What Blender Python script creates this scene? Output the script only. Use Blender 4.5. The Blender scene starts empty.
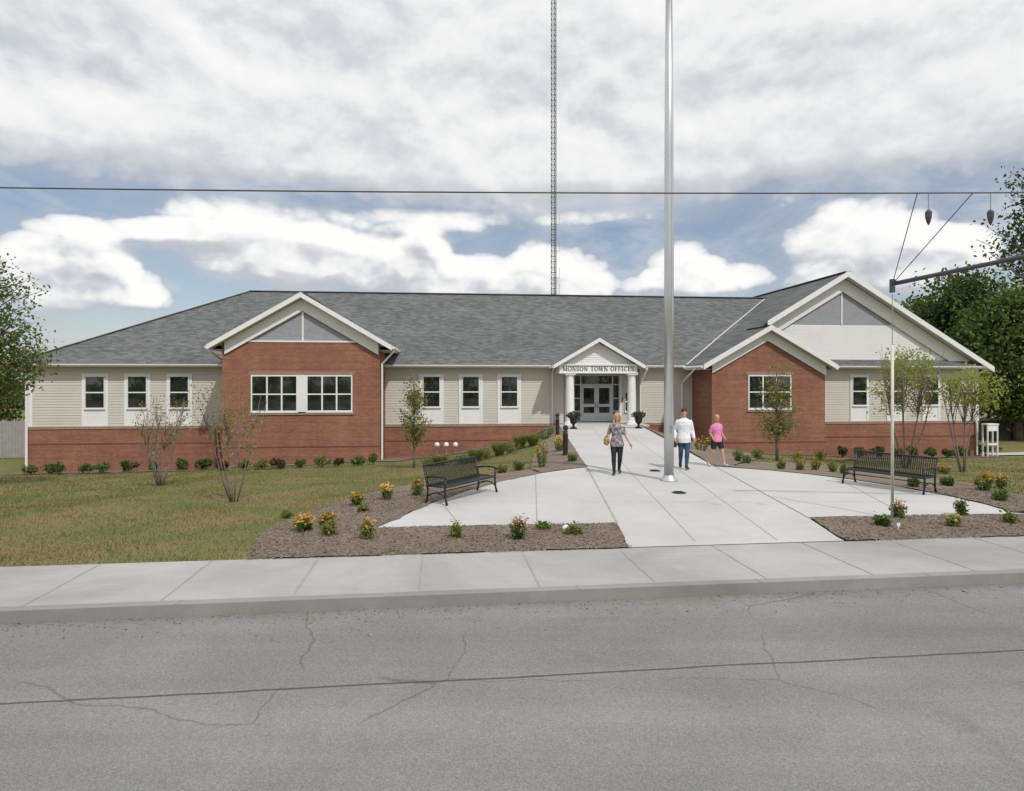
import bpy, bmesh, math, random
import numpy as np
from mathutils import Vector, Matrix, Quaternion
from mathutils.geometry import delaunay_2d_cdt

random.seed(7)
RNG = np.random.default_rng(11)
scene = bpy.context.scene
COL = scene.collection
CAM_H, HOR, F, CX = 2.6, 382.0, 640.0, 512.0
TH = 0.1                                   # the building stands turned by this angle to the street view
CT, ST = math.cos(TH), math.sin(TH)
Y0 = 38.5

# ------------------------------------------------------------------ helpers
def tag(o, label=None, cat=None, group=None, kind=None):
    if label: o['label'] = label
    if cat: o['category'] = cat
    if group: o['group'] = group
    if kind: o['kind'] = kind
    return o

def empty(name, loc=(0, 0, 0), rz=0.0, label=None, cat=None, group=None):
    o = bpy.data.objects.new(name, None)
    o.empty_display_size = 0.2
    o.location = loc
    o.rotation_euler = (0, 0, rz)
    COL.objects.link(o)
    return tag(o, label, cat, group)

def link_mesh(name, me, mats, parent=None, smooth=False):
    o = bpy.data.objects.new(name, me)
    if not isinstance(mats, (list, tuple)): mats = [mats]
    for m in mats: me.materials.append(m)
    COL.objects.link(o)
    if parent is not None: o.parent = parent
    if smooth:
        me.polygons.foreach_set('use_smooth', [True] * len(me.polygons))
    return o

def copy_tree(o, parent=None):
    c = o.copy(); COL.objects.link(c)
    if parent is not None: c.parent = parent
    for ch in list(o.children): copy_tree(ch, c)
    return c

class MB:
    """collects geometry for one mesh"""
    def __init__(self):
        self.v, self.f, self.m = [], [], []
    def add(self, vs, fs, mi=0):
        b = len(self.v)
        self.v += [tuple(p) for p in vs]
        for f in fs:
            self.f.append([b + i for i in f]); self.m.append(mi)
    def box(self, a, b, mi=0):
        (x0, y0, z0), (x1, y1, z1) = a, b
        if x0 > x1: x0, x1 = x1, x0
        if y0 > y1: y0, y1 = y1, y0
        if z0 > z1: z0, z1 = z1, z0
        vs = [(x0, y0, z0), (x1, y0, z0), (x1, y1, z0), (x0, y1, z0), (x0, y0, z1), (x1, y0, z1), (x1, y1, z1), (x0, y1, z1)]
        self.add(vs, [(3, 2, 1, 0), (4, 5, 6, 7), (0, 1, 5, 4), (1, 2, 6, 5), (2, 3, 7, 6), (3, 0, 4, 7)], mi)
    def prism(self, poly, off, mi=0):
        """poly: 3-D polygon; off: extrusion vector"""
        n = len(poly)
        off = Vector(off)
        a = [Vector(p) for p in poly]
        b = [p + off for p in a]
        self.add(a + b, [list(range(n))[::-1], list(range(n, 2 * n))] + [(i, (i + 1) % n, n + (i + 1) % n, n + i) for i in range(n)], mi)
    def bar(self, p, q, w, d, up=(0, 0, 1), mi=0):
        """rectangular bar from p to q"""
        p, q = Vector(p), Vector(q)
        t = (q - p).normalized(); up = Vector(up)
        s = t.cross(up)
        if s.length < 1e-4: s = t.cross(Vector((1, 0, 0)))
        s.normalize(); u = s.cross(t)
        s *= w / 2; u *= d / 2
        vs = [p - s - u, p + s - u, p + s + u, p - s + u, q - s - u, q + s - u, q + s + u, q - s + u]
        self.add(vs, [(3, 2, 1, 0), (4, 5, 6, 7), (0, 1, 5, 4), (1, 2, 6, 5), (2, 3, 7, 6), (3, 0, 4, 7)], mi)
    def tube(self, pts, rad, n=6, mi=0, sx=1.0, sy=1.0, cap=True):
        pts = [Vector(p) for p in pts]
        if not isinstance(rad, (list, tuple)): rad = [rad] * len(pts)
        prev = None; rings = []
        for i, p in enumerate(pts):
            if i == 0: t = pts[1] - pts[0]
            elif i == len(pts) - 1: t = pts[-1] - pts[-2]
            else: t = (pts[i + 1] - pts[i]).normalized() + (pts[i] - pts[i - 1]).normalized()
            t = t.normalized() if t.length > 1e-9 else Vector((0, 0, 1))
            if prev is None:
                a = Vector((1, 0, 0)) if abs(t.x) < 0.8 else Vector((0, 1, 0))
            else: a = prev
            a = a - t * a.dot(t)
            if a.length < 1e-6: a = t.orthogonal()
            a.normalize(); b = t.cross(a); prev = a
            rings.append([p + a * (math.cos(2 * math.pi * k / n) * rad[i] * sx) + b * (math.sin(2 * math.pi * k / n) * rad[i] * sy) for k in range(n)])
        self.rings(rings, mi, cap)
    def rings(self, rings, mi=0, cap=True):
        n = len(rings[0]); vs = [p for r in rings for p in r]; fs = []
        for i in range(len(rings) - 1):
            for k in range(n):
                k2 = (k + 1) % n
                fs.append((i * n + k, i * n + k2, (i + 1) * n + k2, (i + 1) * n + k))
        if cap:
            fs.append(list(range(n))[::-1])
            fs.append([(len(rings) - 1) * n + k for k in range(n)])
        self.add(vs, fs, mi)
    def lathe(self, c, prof, n=16, mi=0):
        c = Vector(c)
        self.rings([[c + Vector((r * math.cos(2 * math.pi * k / n), r * math.sin(2 * math.pi * k / n), z)) for k in range(n)] for r, z in prof], mi)
    def ellip(self, c, r, n=12, mi=0, rot=None):
        c = Vector(c); R = rot or Matrix.Identity(3); rings = []
        for i in range(n // 2 + 1):
            a = math.pi * min(max(i / (n // 2), 0.03), 0.97)
            rings.append([c + R @ Vector((r[0] * math.sin(a) * math.cos(2 * math.pi * k / n), r[1] * math.sin(a) * math.sin(2 * math.pi * k / n), -r[2] * math.cos(a))) for k in range(n)])
        self.rings(rings, mi)
    def build(self, name, mats, parent=None, smooth=False):
        me = bpy.data.meshes.new(name)
        me.from_pydata(self.v, [], self.f)
        bm = bmesh.new(); bm.from_mesh(me)
        bmesh.ops.recalc_face_normals(bm, faces=bm.faces)
        bm.to_mesh(me); bm.free()
        o = link_mesh(name, me, mats, parent, smooth)
        if any(self.m): me.polygons.foreach_set('material_index', self.m)
        return o

def remeshed(mb, voxel, smooth=4):
    me = bpy.data.meshes.new('form'); me.from_pydata(mb.v, [], mb.f)
    bm = bmesh.new(); bm.from_mesh(me); bmesh.ops.recalc_face_normals(bm, faces=bm.faces); bm.to_mesh(me); bm.free()
    o = bpy.data.objects.new('form', me); COL.objects.link(o)
    r = o.modifiers.new('r', 'REMESH'); r.mode = 'VOXEL'; r.voxel_size = voxel
    s = o.modifiers.new('s', 'SMOOTH'); s.iterations = smooth; s.factor = 0.5
    dg = bpy.context.evaluated_depsgraph_get()
    out = bpy.data.meshes.new_from_object(o.evaluated_get(dg))
    bpy.data.objects.remove(o); bpy.data.meshes.remove(me)
    return out

# ------------------------------------------------------------------ materials
class NT:
    def __init__(self, tree):
        self.t = tree
    def n(self, typ, **kw):
        x = self.t.nodes.new(typ)
        for k, v in kw.items(): setattr(x, k, v)
        return x
    def put(self, sock, v):
        if hasattr(v, 'is_linked') or isinstance(v, bpy.types.NodeSocket): self.t.links.new(v, sock)
        else: sock.default_value = v
    def math(self, op, a, b=0.0, c=None, clamp=False):
        x = self.n('ShaderNodeMath', operation=op, use_clamp=clamp)
        self.put(x.inputs[0], a); self.put(x.inputs[1], b)
        if c is not None: self.put(x.inputs[2], c)
        return x.outputs[0]
    def mix(self, fac, a, b, blend='MIX'):
        x = self.n('ShaderNodeMix', data_type='RGBA', blend_type=blend)
        self.put(x.inputs[0], fac)
        self.put(x.inputs[6], a if isinstance(a, bpy.types.NodeSocket) else (*a, 1) if len(a) == 3 else a)
        self.put(x.inputs[7], b if isinstance(b, bpy.types.NodeSocket) else (*b, 1) if len(b) == 3 else b)
        return x.outputs[2]
    def ramp(self, fac, stops, interp='LINEAR'):
        x = self.n('ShaderNodeValToRGB'); x.color_ramp.interpolation = interp
        e = x.color_ramp.elements
        while len(e) < len(stops): e.new(0.5)
        for i, (p, c) in enumerate(stops):
            e[i].position = p
            e[i].color = (*c, 1) if isinstance(c, (tuple, list)) else (c, c, c, 1)
        self.put(x.inputs[0], fac)
        return x.outputs[0]
    def noise(self, vec, scale, detail=4, rough=0.55, dist=0.0):
        x = self.n('ShaderNodeTexNoise')
        if vec is not None: self.t.links.new(vec, x.inputs['Vector'])
        x.inputs['Scale'].default_value = scale; x.inputs['Detail'].default_value = detail
        x.inputs['Roughness'].default_value = rough; x.inputs['Distortion'].default_value = dist
        return x.outputs['Fac']

def new_mat(name):
    m = bpy.data.materials.new(name); m.use_nodes = True
    nt = NT(m.node_tree); b = m.node_tree.nodes['Principled BSDF']
    return m, nt, b

def pmat(name, col, rough=0.6, var=0.18, scale=3.0, metal=0.0, bump=0.0, bscale=60.0, spec=0.5):
    m, nt, b = new_mat(name)
    tc = nt.n('ShaderNodeTexCoord').outputs['Object']
    f = nt.noise(tc, scale, 5)
    f2 = nt.math('MULTIPLY', f, 1.0)
    lo = tuple(c * (1 - var) for c in col); hi = tuple(min(1, c * (1 + var)) for c in col)
    c = nt.ramp(f2, [(0.3, lo), (0.7, hi)])
    nt.put(b.inputs['Base Color'], c)
    b.inputs['Roughness'].default_value = rough; b.inputs['Metallic'].default_value = metal
    b.inputs['Specular IOR Level'].default_value = spec
    if bump:
        bn = nt.n('ShaderNodeBump'); bn.inputs['Strength'].default_value = bump; bn.inputs['Distance'].default_value = 0.022 if bscale == 11 else 0.01
        nt.put(bn.inputs['Height'], nt.noise(tc, bscale, 3)); nt.put(b.inputs['Normal'], bn.outputs[0])
    return m

def brick_mat():
    m, nt, b = new_mat('red_brick')
    tc = nt.n('ShaderNodeTexCoord').outputs['Object']
    s = nt.n('ShaderNodeSeparateXYZ'); nt.put(s.inputs[0], tc)
    c = nt.n('ShaderNodeCombineXYZ'); nt.put(c.inputs[0], nt.math('ADD', s.outputs[0], s.outputs[1])); nt.put(c.inputs[1], s.outputs[2])
    bt = nt.n('ShaderNodeTexBrick'); nt.put(bt.inputs['Vector'], c.outputs[0])
    bt.inputs['Scale'].default_value = 1.0; bt.inputs['Brick Width'].default_value = 0.215; bt.inputs['Row Height'].default_value = 0.075
    bt.inputs['Mortar Size'].default_value = 0.006; bt.inputs['Mortar Smooth'].default_value = 0.3
    bt.inputs['Color1'].default_value = (0.285, 0.13, 0.088, 1); bt.inputs['Color2'].default_value = (0.225, 0.094, 0.063, 1)
    bt.inputs['Mortar'].default_value = (0.30, 0.24, 0.20, 1)
    big = nt.ramp(nt.noise(tc, 0.5, 5, 0.6), [(0.3, (0.82, 0.80, 0.80)), (0.7, (1.12, 1.06, 1.02))])
    st = nt.n('ShaderNodeMapping'); nt.put(st.inputs[0], c.outputs[0]); st.inputs['Scale'].default_value = (0.35, 5.0, 1)
    rows = nt.ramp(nt.noise(st.outputs[0], 1.0, 3), [(0.35, (0.9, 0.88, 0.88)), (0.65, (1.08, 1.05, 1.05))])
    col = nt.mix(1.0, nt.mix(1.0, bt.outputs['Color'], big, 'MULTIPLY'), rows, 'MULTIPLY')
    sv = nt.n('ShaderNodeMapping'); nt.put(sv.inputs[0], c.outputs[0]); sv.inputs['Scale'].default_value = (1.8, 0.22, 1)
    col = nt.mix(1.0, col, nt.ramp(nt.noise(sv.outputs[0], 1.0, 5, 0.65), [(0.32, (0.94, 0.94, 0.94)), (0.7, (1.15, 1.14, 1.13))]), 'MULTIPLY')
    nt.put(b.inputs['Base Color'], col); b.inputs['Roughness'].default_value = 0.85; b.inputs['Specular IOR Level'].default_value = 0.2
    return m

def shingle_mat():
    m, nt, b = new_mat('grey_shingles')
    tc = nt.n('ShaderNodeTexCoord').outputs['Object']
    s = nt.n('ShaderNodeSeparateXYZ'); nt.put(s.inputs[0], tc)
    c = nt.n('ShaderNodeCombineXYZ'); nt.put(c.inputs[0], nt.math('ADD', s.outputs[0], nt.math('MULTIPLY', s.outputs[1], 0.31))); nt.put(c.inputs[1], s.outputs[2])
    bt = nt.n('ShaderNodeTexBrick'); nt.put(bt.inputs['Vector'], c.outputs[0])
    bt.offset = 0.37; bt.inputs['Scale'].default_value = 1.0; bt.inputs['Brick Width'].default_value = 0.36; bt.inputs['Row Height'].default_value = 0.085
    bt.inputs['Mortar Size'].default_value = 0.004
    bt.inputs['Color1'].default_value = (0.09, 0.095, 0.096, 1); bt.inputs['Color2'].default_value = (0.158, 0.163, 0.164, 1); bt.inputs['Mortar'].default_value = (0.07, 0.073, 0.076, 1)
    st = nt.n('ShaderNodeMapping'); nt.put(st.inputs[0], c.outputs[0]); st.inputs['Scale'].default_value = (1.7, 6.5, 1)
    mid = nt.ramp(nt.noise(st.outputs[0], 1.6, 6, 0.75), [(0.32, (0.86, 0.86, 0.86)), (0.68, (1.22, 1.22, 1.21))])
    big = nt.ramp(nt.noise(tc, 0.25, 3), [(0.3, 0.9), (0.7, 1.1)])
    col = nt.mix(1.0, nt.mix(1.0, bt.outputs['Color'], mid, 'MULTIPLY'), big, 'MULTIPLY')
    nt.put(b.inputs['Base Color'], col); b.inputs['Roughness'].default_value = 0.9; b.inputs['Specular IOR Level'].default_value = 0.25
    return m

def leaf_mat(name, stops, trans=0.35, rough=0.55):
    m, nt, b = new_mat(name)
    g = nt.n('ShaderNodeNewGeometry')
    col = nt.ramp(g.outputs['Random Per Island'], stops)
    nt.put(b.inputs['Base Color'], col); b.inputs['Roughness'].default_value = rough; b.inputs['Specular IOR Level'].default_value = 0.3
    t = nt.n('ShaderNodeBsdfTranslucent')
    nt.put(t.inputs['Color'], nt.mix(1.0, col, (1.25, 1.35, 0.55), 'MULTIPLY'))
    mx = nt.n('ShaderNodeMixShader'); mx.inputs[0].default_value = trans
    nt.put(mx.inputs[1], b.outputs[0]); nt.put(mx.inputs[2], t.outputs[0])
    nt.put(m.node_tree.nodes['Material Output'].inputs['Surface'], mx.outputs[0])
    return m

def ground_mat(name, cols, scale, fine, rough=0.95, bump=0.4, fs=(0.75, 1.25)):
    m, nt, b = new_mat(name)
    tc = nt.n('ShaderNodeTexCoord').outputs['Object']
    big = nt.ramp(nt.noise(tc, scale, 6, 0.62, 0.4), cols)
    sm = nt.ramp(nt.noise(tc, fine, 4, 0.7), [(0.3, fs[0]), (0.7, fs[1])])
    nt.put(b.inputs['Base Color'], nt.mix(1.0, big, sm, 'MULTIPLY'))
    b.inputs['Roughness'].default_value = rough; b.inputs['Specular IOR Level'].default_value = 0.15
    bn = nt.n('ShaderNodeBump'); bn.inputs['Strength'].default_value = bump; bn.inputs['Distance'].default_value = 0.03
    nt.put(bn.inputs['Height'], nt.noise(tc, fine, 4, 0.7)); nt.put(b.inputs['Normal'], bn.outputs[0])
    return m

def concrete_mat(name, base, stain=0.12, tint=(1.0, 0.99, 0.97)):
    m, nt, b = new_mat(name)
    tc = nt.n('ShaderNodeTexCoord').outputs['Object']
    big = nt.ramp(nt.noise(tc, 0.35, 7, 0.65, 0.5), [(0.3, 1 - stain), (0.7, 1 + stain * 0.6)])
    st = nt.n('ShaderNodeMapping'); nt.put(st.inputs[0], tc); st.inputs['Scale'].default_value = (0.5, 6.0, 1)
    brush = nt.ramp(nt.noise(st.outputs[0], 2.0, 5, 0.7), [(0.3, 0.955), (0.7, 1.045)])
    fine = nt.ramp(nt.noise(tc, 40, 4, 0.8), [(0.3, 0.93), (0.7, 1.07)])
    c = nt.mix(1.0, nt.mix(1.0, tuple(base * t for t in tint), big, 'MULTIPLY'), nt.mix(1.0, fine, brush, 'MULTIPLY'), 'MULTIPLY')
    nt.put(b.inputs['Base Color'], c); b.inputs['Roughness'].default_value = 0.88; b.inputs['Specular IOR Level'].default_value = 0.25
    return m

def glass_mat(name, tint):
    m, nt, b = new_mat(name)
    tc = nt.n('ShaderNodeTexCoord').outputs['Object']
    nt.put(b.inputs['Base Color'], nt.ramp(nt.noise(tc, 1.7, 3), [(0.35, tuple(t * 0.5 for t in tint)), (0.65, tuple(t * 1.6 for t in tint))]))
    b.inputs['Roughness'].default_value = 0.03; b.inputs['Specular IOR Level'].default_value = 1.0
    bn = nt.n('ShaderNodeBump'); bn.inputs['Strength'].default_value = 0.12; bn.inputs['Distance'].default_value = 0.02
    nt.put(bn.inputs['Height'], nt.noise(tc, 1.3, 1)); nt.put(b.inputs['Normal'], bn.outputs[0])
    return m

M = {}
M['brick'] = brick_mat(); M['shingle'] = shingle_mat()
M['band'] = pmat('tan_brick_band', (0.30, 0.20, 0.15), 0.85, 0.15, 6)
M['darkbrick'] = pmat('dark_brick_course', (0.17, 0.055, 0.04), 0.9, 0.15, 6)
M['siding'] = pmat('beige_siding', (0.56, 0.535, 0.48), 0.65, 0.05, 0.6)
M['white'] = pmat('white_trim', (0.76, 0.76, 0.75), 0.5, 0.03, 1.2)
M['gablewhite'] = pmat('white_gable_siding', (0.72, 0.72, 0.73), 0.6, 0.03, 0.8)
M['gablegrey'] = pmat('grey_gable_shingle', (0.30, 0.31, 0.33), 0.8, 0.08, 4)
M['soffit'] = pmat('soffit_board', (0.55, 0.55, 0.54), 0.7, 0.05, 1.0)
M['glass'] = glass_mat('window_glass', (0.016, 0.02, 0.02))
M['doorpaint'] = pmat('pale_grey_door', (0.45, 0.48, 0.49), 0.45, 0.04, 2)
M['black'] = pmat('black_iron', (0.018, 0.018, 0.02), 0.42, 0.2, 10, metal=0.2)
M['benchmetal'] = pmat('bench_coating', (0.013, 0.015, 0.0145), 0.4, 0.2, 12)
M['letter'] = pmat('sign_letter_paint', (0.03, 0.035, 0.035), 0.5, 0.1, 4)
M['steel'] = pmat('brushed_aluminium', (0.62, 0.63, 0.64), 0.34, 0.05, 2, metal=0.85)
M['galv'] = pmat('galvanised_steel', (0.32, 0.33, 0.34), 0.5, 0.1, 3, metal=0.5)
M['darkgrey'] = pmat('dark_grey_steel', (0.085, 0.09, 0.10), 0.5, 0.12, 3, metal=0.3)
M['wire'] = pmat('wire_sheath', (0.10, 0.13, 0.19), 0.5, 0.1, 3)
M['guard'] = pmat('guy_guard_plastic', (0.66, 0.62, 0.52), 0.5, 0.1, 2)
M['wood'] = pmat('weathered_pole', (0.14, 0.11, 0.085), 0.85, 0.2, 5)
M['concrete'] = concrete_mat('plaza_concrete', 0.49, 0.13)
M['sidewalk'] = concrete_mat('sidewalk_concrete', 0.37, 0.26)
M['joint'] = pmat('joint_dirt', (0.31, 0.30, 0.285), 0.95, 0.15, 3)
M['kerb'] = concrete_mat('granite_kerb', 0.27, 0.3)
M['asphalt'] = ground_mat('worn_asphalt', [(0.3, (0.185, 0.183, 0.18)), (0.7, (0.245, 0.243, 0.238))], 0.5, 60, 0.92, 0.25, (0.8, 1.2))
M['lawn'] = ground_mat('lawn_soil', [(0.30, (0.21, 0.155, 0.09)), (0.44, (0.19, 0.16, 0.075)), (0.56, (0.145, 0.15, 0.06)), (0.72, (0.11, 0.14, 0.045))], 0.55, 26, 0.95, 0.6)
M['mulch'] = ground_mat('bark_mulch', [(0.3, (0.165, 0.13, 0.10)), (0.7, (0.235, 0.195, 0.16))], 1.1, 40, 0.95, 0.5, (0.78, 1.22))
M['chip'] = leaf_mat('bark_chips', [(0, (0.14, 0.105, 0.08)), (0.5, (0.20, 0.16, 0.128)), (1, (0.27, 0.225, 0.185))], 0.0, 0.95)
M['grass'] = leaf_mat('grass_blades', [(0, (0.22, 0.175, 0.085)), (0.4, (0.19, 0.17, 0.07)), (0.75, (0.145, 0.16, 0.055)), (1, (0.165, 0.18, 0.06))], 0.3, 0.7)
M['leafdark'] = leaf_mat('dark_leaves', [(0, (0.035, 0.065, 0.02)), (0.6, (0.065, 0.11, 0.03)), (1, (0.12, 0.165, 0.05))])
M['leafmid'] = leaf_mat('mid_green_leaves', [(0, (0.06, 0.10, 0.028)), (0.6, (0.11, 0.155, 0.045)), (1, (0.18, 0.22, 0.075))])
M['leaflime'] = leaf_mat('lime_leaves', [(0, (0.20, 0.25, 0.06)), (0.6, (0.30, 0.34, 0.09)), (1, (0.40, 0.42, 0.15))], 0.45)
M['leafolive'] = leaf_mat('olive_leaves', [(0, (0.14, 0.15, 0.05)), (0.6, (0.20, 0.21, 0.075)), (1, (0.29, 0.28, 0.12))], 0.4)
M['leafred'] = leaf_mat('reddish_leaves', [(0, (0.06, 0.03, 0.02)), (0.6, (0.09, 0.06, 0.025)), (1, (0.10, 0.10, 0.03))])
M['leafblue'] = leaf_mat('oak_leaves', [(0, (0.02, 0.045, 0.022)), (0.6, (0.045, 0.08, 0.03)), (1, (0.10, 0.12, 0.03))])
M['blade'] = leaf_mat('ornamental_grass', [(0, (0.12, 0.14, 0.05)), (0.6, (0.18, 0.19, 0.075)), (1, (0.27, 0.25, 0.12))], 0.4)
M['yellow'] = leaf_mat('yellow_petals', [(0, (0.48, 0.27, 0.04)), (0.6, (0.60, 0.38, 0.06)), (1, (0.66, 0.48, 0.12))], 0.2)
M['orange'] = leaf_mat('orange_petals', [(0, (0.46, 0.20, 0.04)), (0.6, (0.58, 0.32, 0.06)), (1, (0.62, 0.42, 0.12))], 0.2)
M['pinkish'] = leaf_mat('faded_pink_petals', [(0, (0.45, 0.20, 0.15)), (0.6, (0.6, 0.38, 0.22)), (1, (0.68, 0.52, 0.36))], 0.2)
M['bark'] = pmat('grey_brown_bark', (0.16, 0.125, 0.10), 0.9, 0.3, 8, bump=0.5, bscale=25)
M['twig'] = pmat('purple_brown_twigs', (0.23, 0.175, 0.155), 0.9, 0.25, 8)
M['skin'] = pmat('skin', (0.52, 0.30, 0.21), 0.55, 0.05, 4)
M['leather'] = pmat('tan_leather', (0.36, 0.24, 0.08), 0.5, 0.15, 6)
M['stone'] = pmat('dark_field_stone', (0.06, 0.058, 0.055), 0.9, 0.4, 3, bump=0.6, bscale=8)
M['fencegrey'] = pmat('grey_fence_boards', (0.30, 0.29, 0.28), 0.8, 0.12, 3)
M['shirtwhite'] = pmat('white_knit', (0.74, 0.74, 0.76), 0.8, 0.04, 6, bump=1.0, bscale=11)
M['denim'] = pmat('blue_denim', (0.035, 0.075, 0.14), 0.8, 0.2, 6, bump=1.0, bscale=11)
M['shirtpink'] = pmat('pink_cotton', (0.70, 0.25, 0.42), 0.8, 0.07, 6, bump=1.0, bscale=11)
M['blackcloth'] = pmat('black_cloth', (0.014, 0.014, 0.018), 0.75, 0.2, 6, bump=1.0, bscale=11)
M['blond'] = pmat('blond_hair', (0.42, 0.27, 0.13), 0.6, 0.25, 14)
M['brownhair'] = pmat('dark_brown_hair', (0.035, 0.024, 0.018), 0.6, 0.2, 14)
M['lip'] = pmat('lips', (0.42, 0.14, 0.12), 0.5, 0.05, 4)
M['eye'] = pmat('eye', (0.05, 0.035, 0.03), 0.25, 0.1, 4)
M['shoe'] = pmat('dark_shoe', (0.03, 0.028, 0.03), 0.5, 0.1, 4)
M['shoewhite'] = pmat('pale_trainer', (0.42, 0.42, 0.45), 0.6, 0.1, 4)

def print_mat():
    m, nt, b = new_mat('mottled_grey_print')
    tc = nt.n('ShaderNodeTexCoord').outputs['Object']
    nt.put(b.inputs['Base Color'], nt.ramp(nt.noise(tc, 13, 3, 0.6, 0.8), [(0.36, (0.07, 0.07, 0.085)), (0.48, (0.22, 0.20, 0.22)), (0.62, (0.48, 0.42, 0.42))], 'LINEAR'))
    b.inputs['Roughness'].default_value = 0.85
    return m
M['print'] = print_mat()

# ------------------------------------------------------------------ view geometry used to take measures off the photo
def U(px, v=0.0):
    k = (px - CX) / F
    return (k * (Y0 - v * CT) - v * ST) / (CT - k * ST)
def depth(u, v): return Y0 + u * ST - v * CT
def ZB(px, py, v=0.0): return CAM_H + (HOR - py) * depth(U(px, v), v) / F
def W(u, v, z=0.0): return (u * CT + v * ST, Y0 + u * ST - v * CT, z)
def uv_of(X, Y):
    dx, dy = X, Y - Y0
    return dx * CT + dy * ST, dx * ST - dy * CT
def flat(px, py, z=0.0):
    Y = (CAM_H - z) * F / (py - HOR)
    return ((px - CX) * Y / F, Y)

# street frame
PHI = math.atan(0.115)
SC, SS = math.cos(PHI), math.sin(PHI)
S0 = (5.4, 10.46)
def street(p, q, z=0.0): return (S0[0] + p * SC + q * SS, S0[1] + p * SS - q * CT, z)
def q_of(X, Y): return (X - S0[0]) * SS - (Y - S0[1]) * SC

# ------------------------------------------------------------------ paved areas
DOOR_L = W(U(562, 1.4), 0.0)[:2]; DOOR_R = W(U(641, 1.4), 0.0)[:2]
LOBE_L = [flat(*p) for p in [(587, 467.5), (575, 468.5), (560, 470.5), (540, 473.5), (520, 477), (500, 481.5), (470, 490), (440, 500), (418, 509), (398, 518.5), (377, 527.5), (430, 526.5), (520, 524.8), (617, 523)]]
LOBE_R = [flat(*p) for p in [(715, 466.5), (735, 468), (770, 470.5), (810, 474.5), (850, 479.5), (900, 487), (950, 496.5), (985, 504.5), (1012, 512.5), (1030, 514), (950, 515), (880, 516), (808, 517.5)]]
WALK_L = [flat(587, 467.5), flat(600, 490), flat(617, 523), (1.86, 10.1)]
WALK_R = [flat(715, 466.5), flat(740, 480), flat(808, 517.5), (5.42, 10.5)]
def wz(Y): return 0.11 * min(1, max(0, (Y - 20) / 16))
WALK = [DOOR_L] + WALK_L + WALK_R[::-1] + [DOOR_R]
PLAZA = [DOOR_L] + LOBE_L + [WALK_L[-1], WALK_R[-1]] + LOBE_R[::-1] + [DOOR_R]
PLAZA_A = np.array(PLAZA)

def poly_dist(X, Y, P):
    X = np.asarray(X, float); Y = np.asarray(Y, float)
    d = np.full(X.shape, 1e9); ins = np.zeros(X.shape, bool)
    n = len(P)
    for i in range(n):
        ax, ay = P[i]; bx, by = P[(i + 1) % n]
        ex, ey = bx - ax, by - ay; L = ex * ex + ey * ey + 1e-12
        t = np.clip(((X - ax) * ex + (Y - ay) * ey) / L, 0, 1)
        d = np.minimum(d, np.hypot(X - ax - t * ex, Y - ay - t * ey))
        c = ((ay > Y) != (by > Y)) & (X < ax + (Y - ay) * ex / (by - ay + 1e-12))
        ins ^= c
    return np.where(ins, -d, d)

HF_U = [-60, -27, -17, -15, -8, -6, 2, 8, 12, 17.8, 20, 30, 60]
HF_Z = [-2.5, -2.5, -2.36, -2.1, -1.9, -2.05, -2.0, -1.9, -1.9, -1.95, -2.2, -2.2, -2.0]
def g(X, Y):
    X = np.asarray(X, float); Y = np.asarray(Y, float)
    u = X * CT + (Y - Y0) * ST; v = X * ST - (Y - Y0) * CT
    h = np.interp(u, HF_U, HF_Z)
    q = -((X - S0[0]) * SS - (Y - S0[1]) * SC)          # metres behind the pavement edge
    t = np.clip(q / (q + np.maximum(v + 0.0, 0) + 1e-6), 0, 1)
    t = np.where(q <= 0, 0, t)
    d = np.maximum(poly_dist(X, Y, PLAZA), 0)
    w = 1 - np.exp(-(d / 4.2) ** 1.25)
    und = 0.035 * np.sin(X * 0.9 + 1.3 * np.sin(Y * 0.5)) * np.sin(Y * 0.8 + X * 0.3) * np.clip(d / 3, 0, 1)
    z = h * t * w + und * np.clip(q / 3, 0, 1) - 0.02
    z = z + np.where((d < 1.2), wzv(Y) * (1 - d / 1.2), 0)
    return np.where(q < -0.05, np.where(q > -12.5, -0.3, -0.05), z)
def wzv(Y): return 0.11 * np.clip((np.asarray(Y) - 20) / 16, 0, 1)
def gz(X, Y): return float(g(np.array([X]), np.array([Y]))[0])
def G(px, py, zoff=0.0):
    """ground point seen at a photo position"""
    Ys = np.arange(6.0, 70.0, 0.05); k = (px - CX) / F
    fz = CAM_H - (py - HOR) * Ys / F - g(k * Ys, Ys)
    idx = np.where(fz <= 0)[0]
    Y = Ys[idx[0]] if len(idx) else 60.0
    return (k * Y, Y, gz(k * Y, Y) + zoff)

# ---- ground sheet
def build_ground():
    xs = np.concatenate([[-900, -400, -200, -110, -70, -50], np.arange(-40, 44.1, 0.4), [52, 70, 110, 200, 400, 900]])
    ys = np.concatenate([[-400, -150, -60, -30, -15, -6, 0, 4], np.arange(6, 46.1, 0.4), [49, 53, 58, 66, 80, 110, 200, 450, 1200]])
    Xg, Yg = np.meshgrid(xs, ys); Zg = g(Xg, Yg)
    nx, ny = len(xs), len(ys)
    v = np.stack([Xg.ravel(), Yg.ravel(), Zg.ravel()], 1)
    i = np.arange(nx - 1)[None, :] + nx * np.arange(ny - 1)[:, None]; i = i.ravel()
    f = np.stack([i, i + 1, i + nx + 1, i + nx], 1)
    me = bpy.data.meshes.new('ground'); me.from_pydata(v.tolist(), [], f.tolist())
    return tag(link_mesh('ground', me, M['lawn'], None, True), kind='structure')
build_ground()

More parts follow.
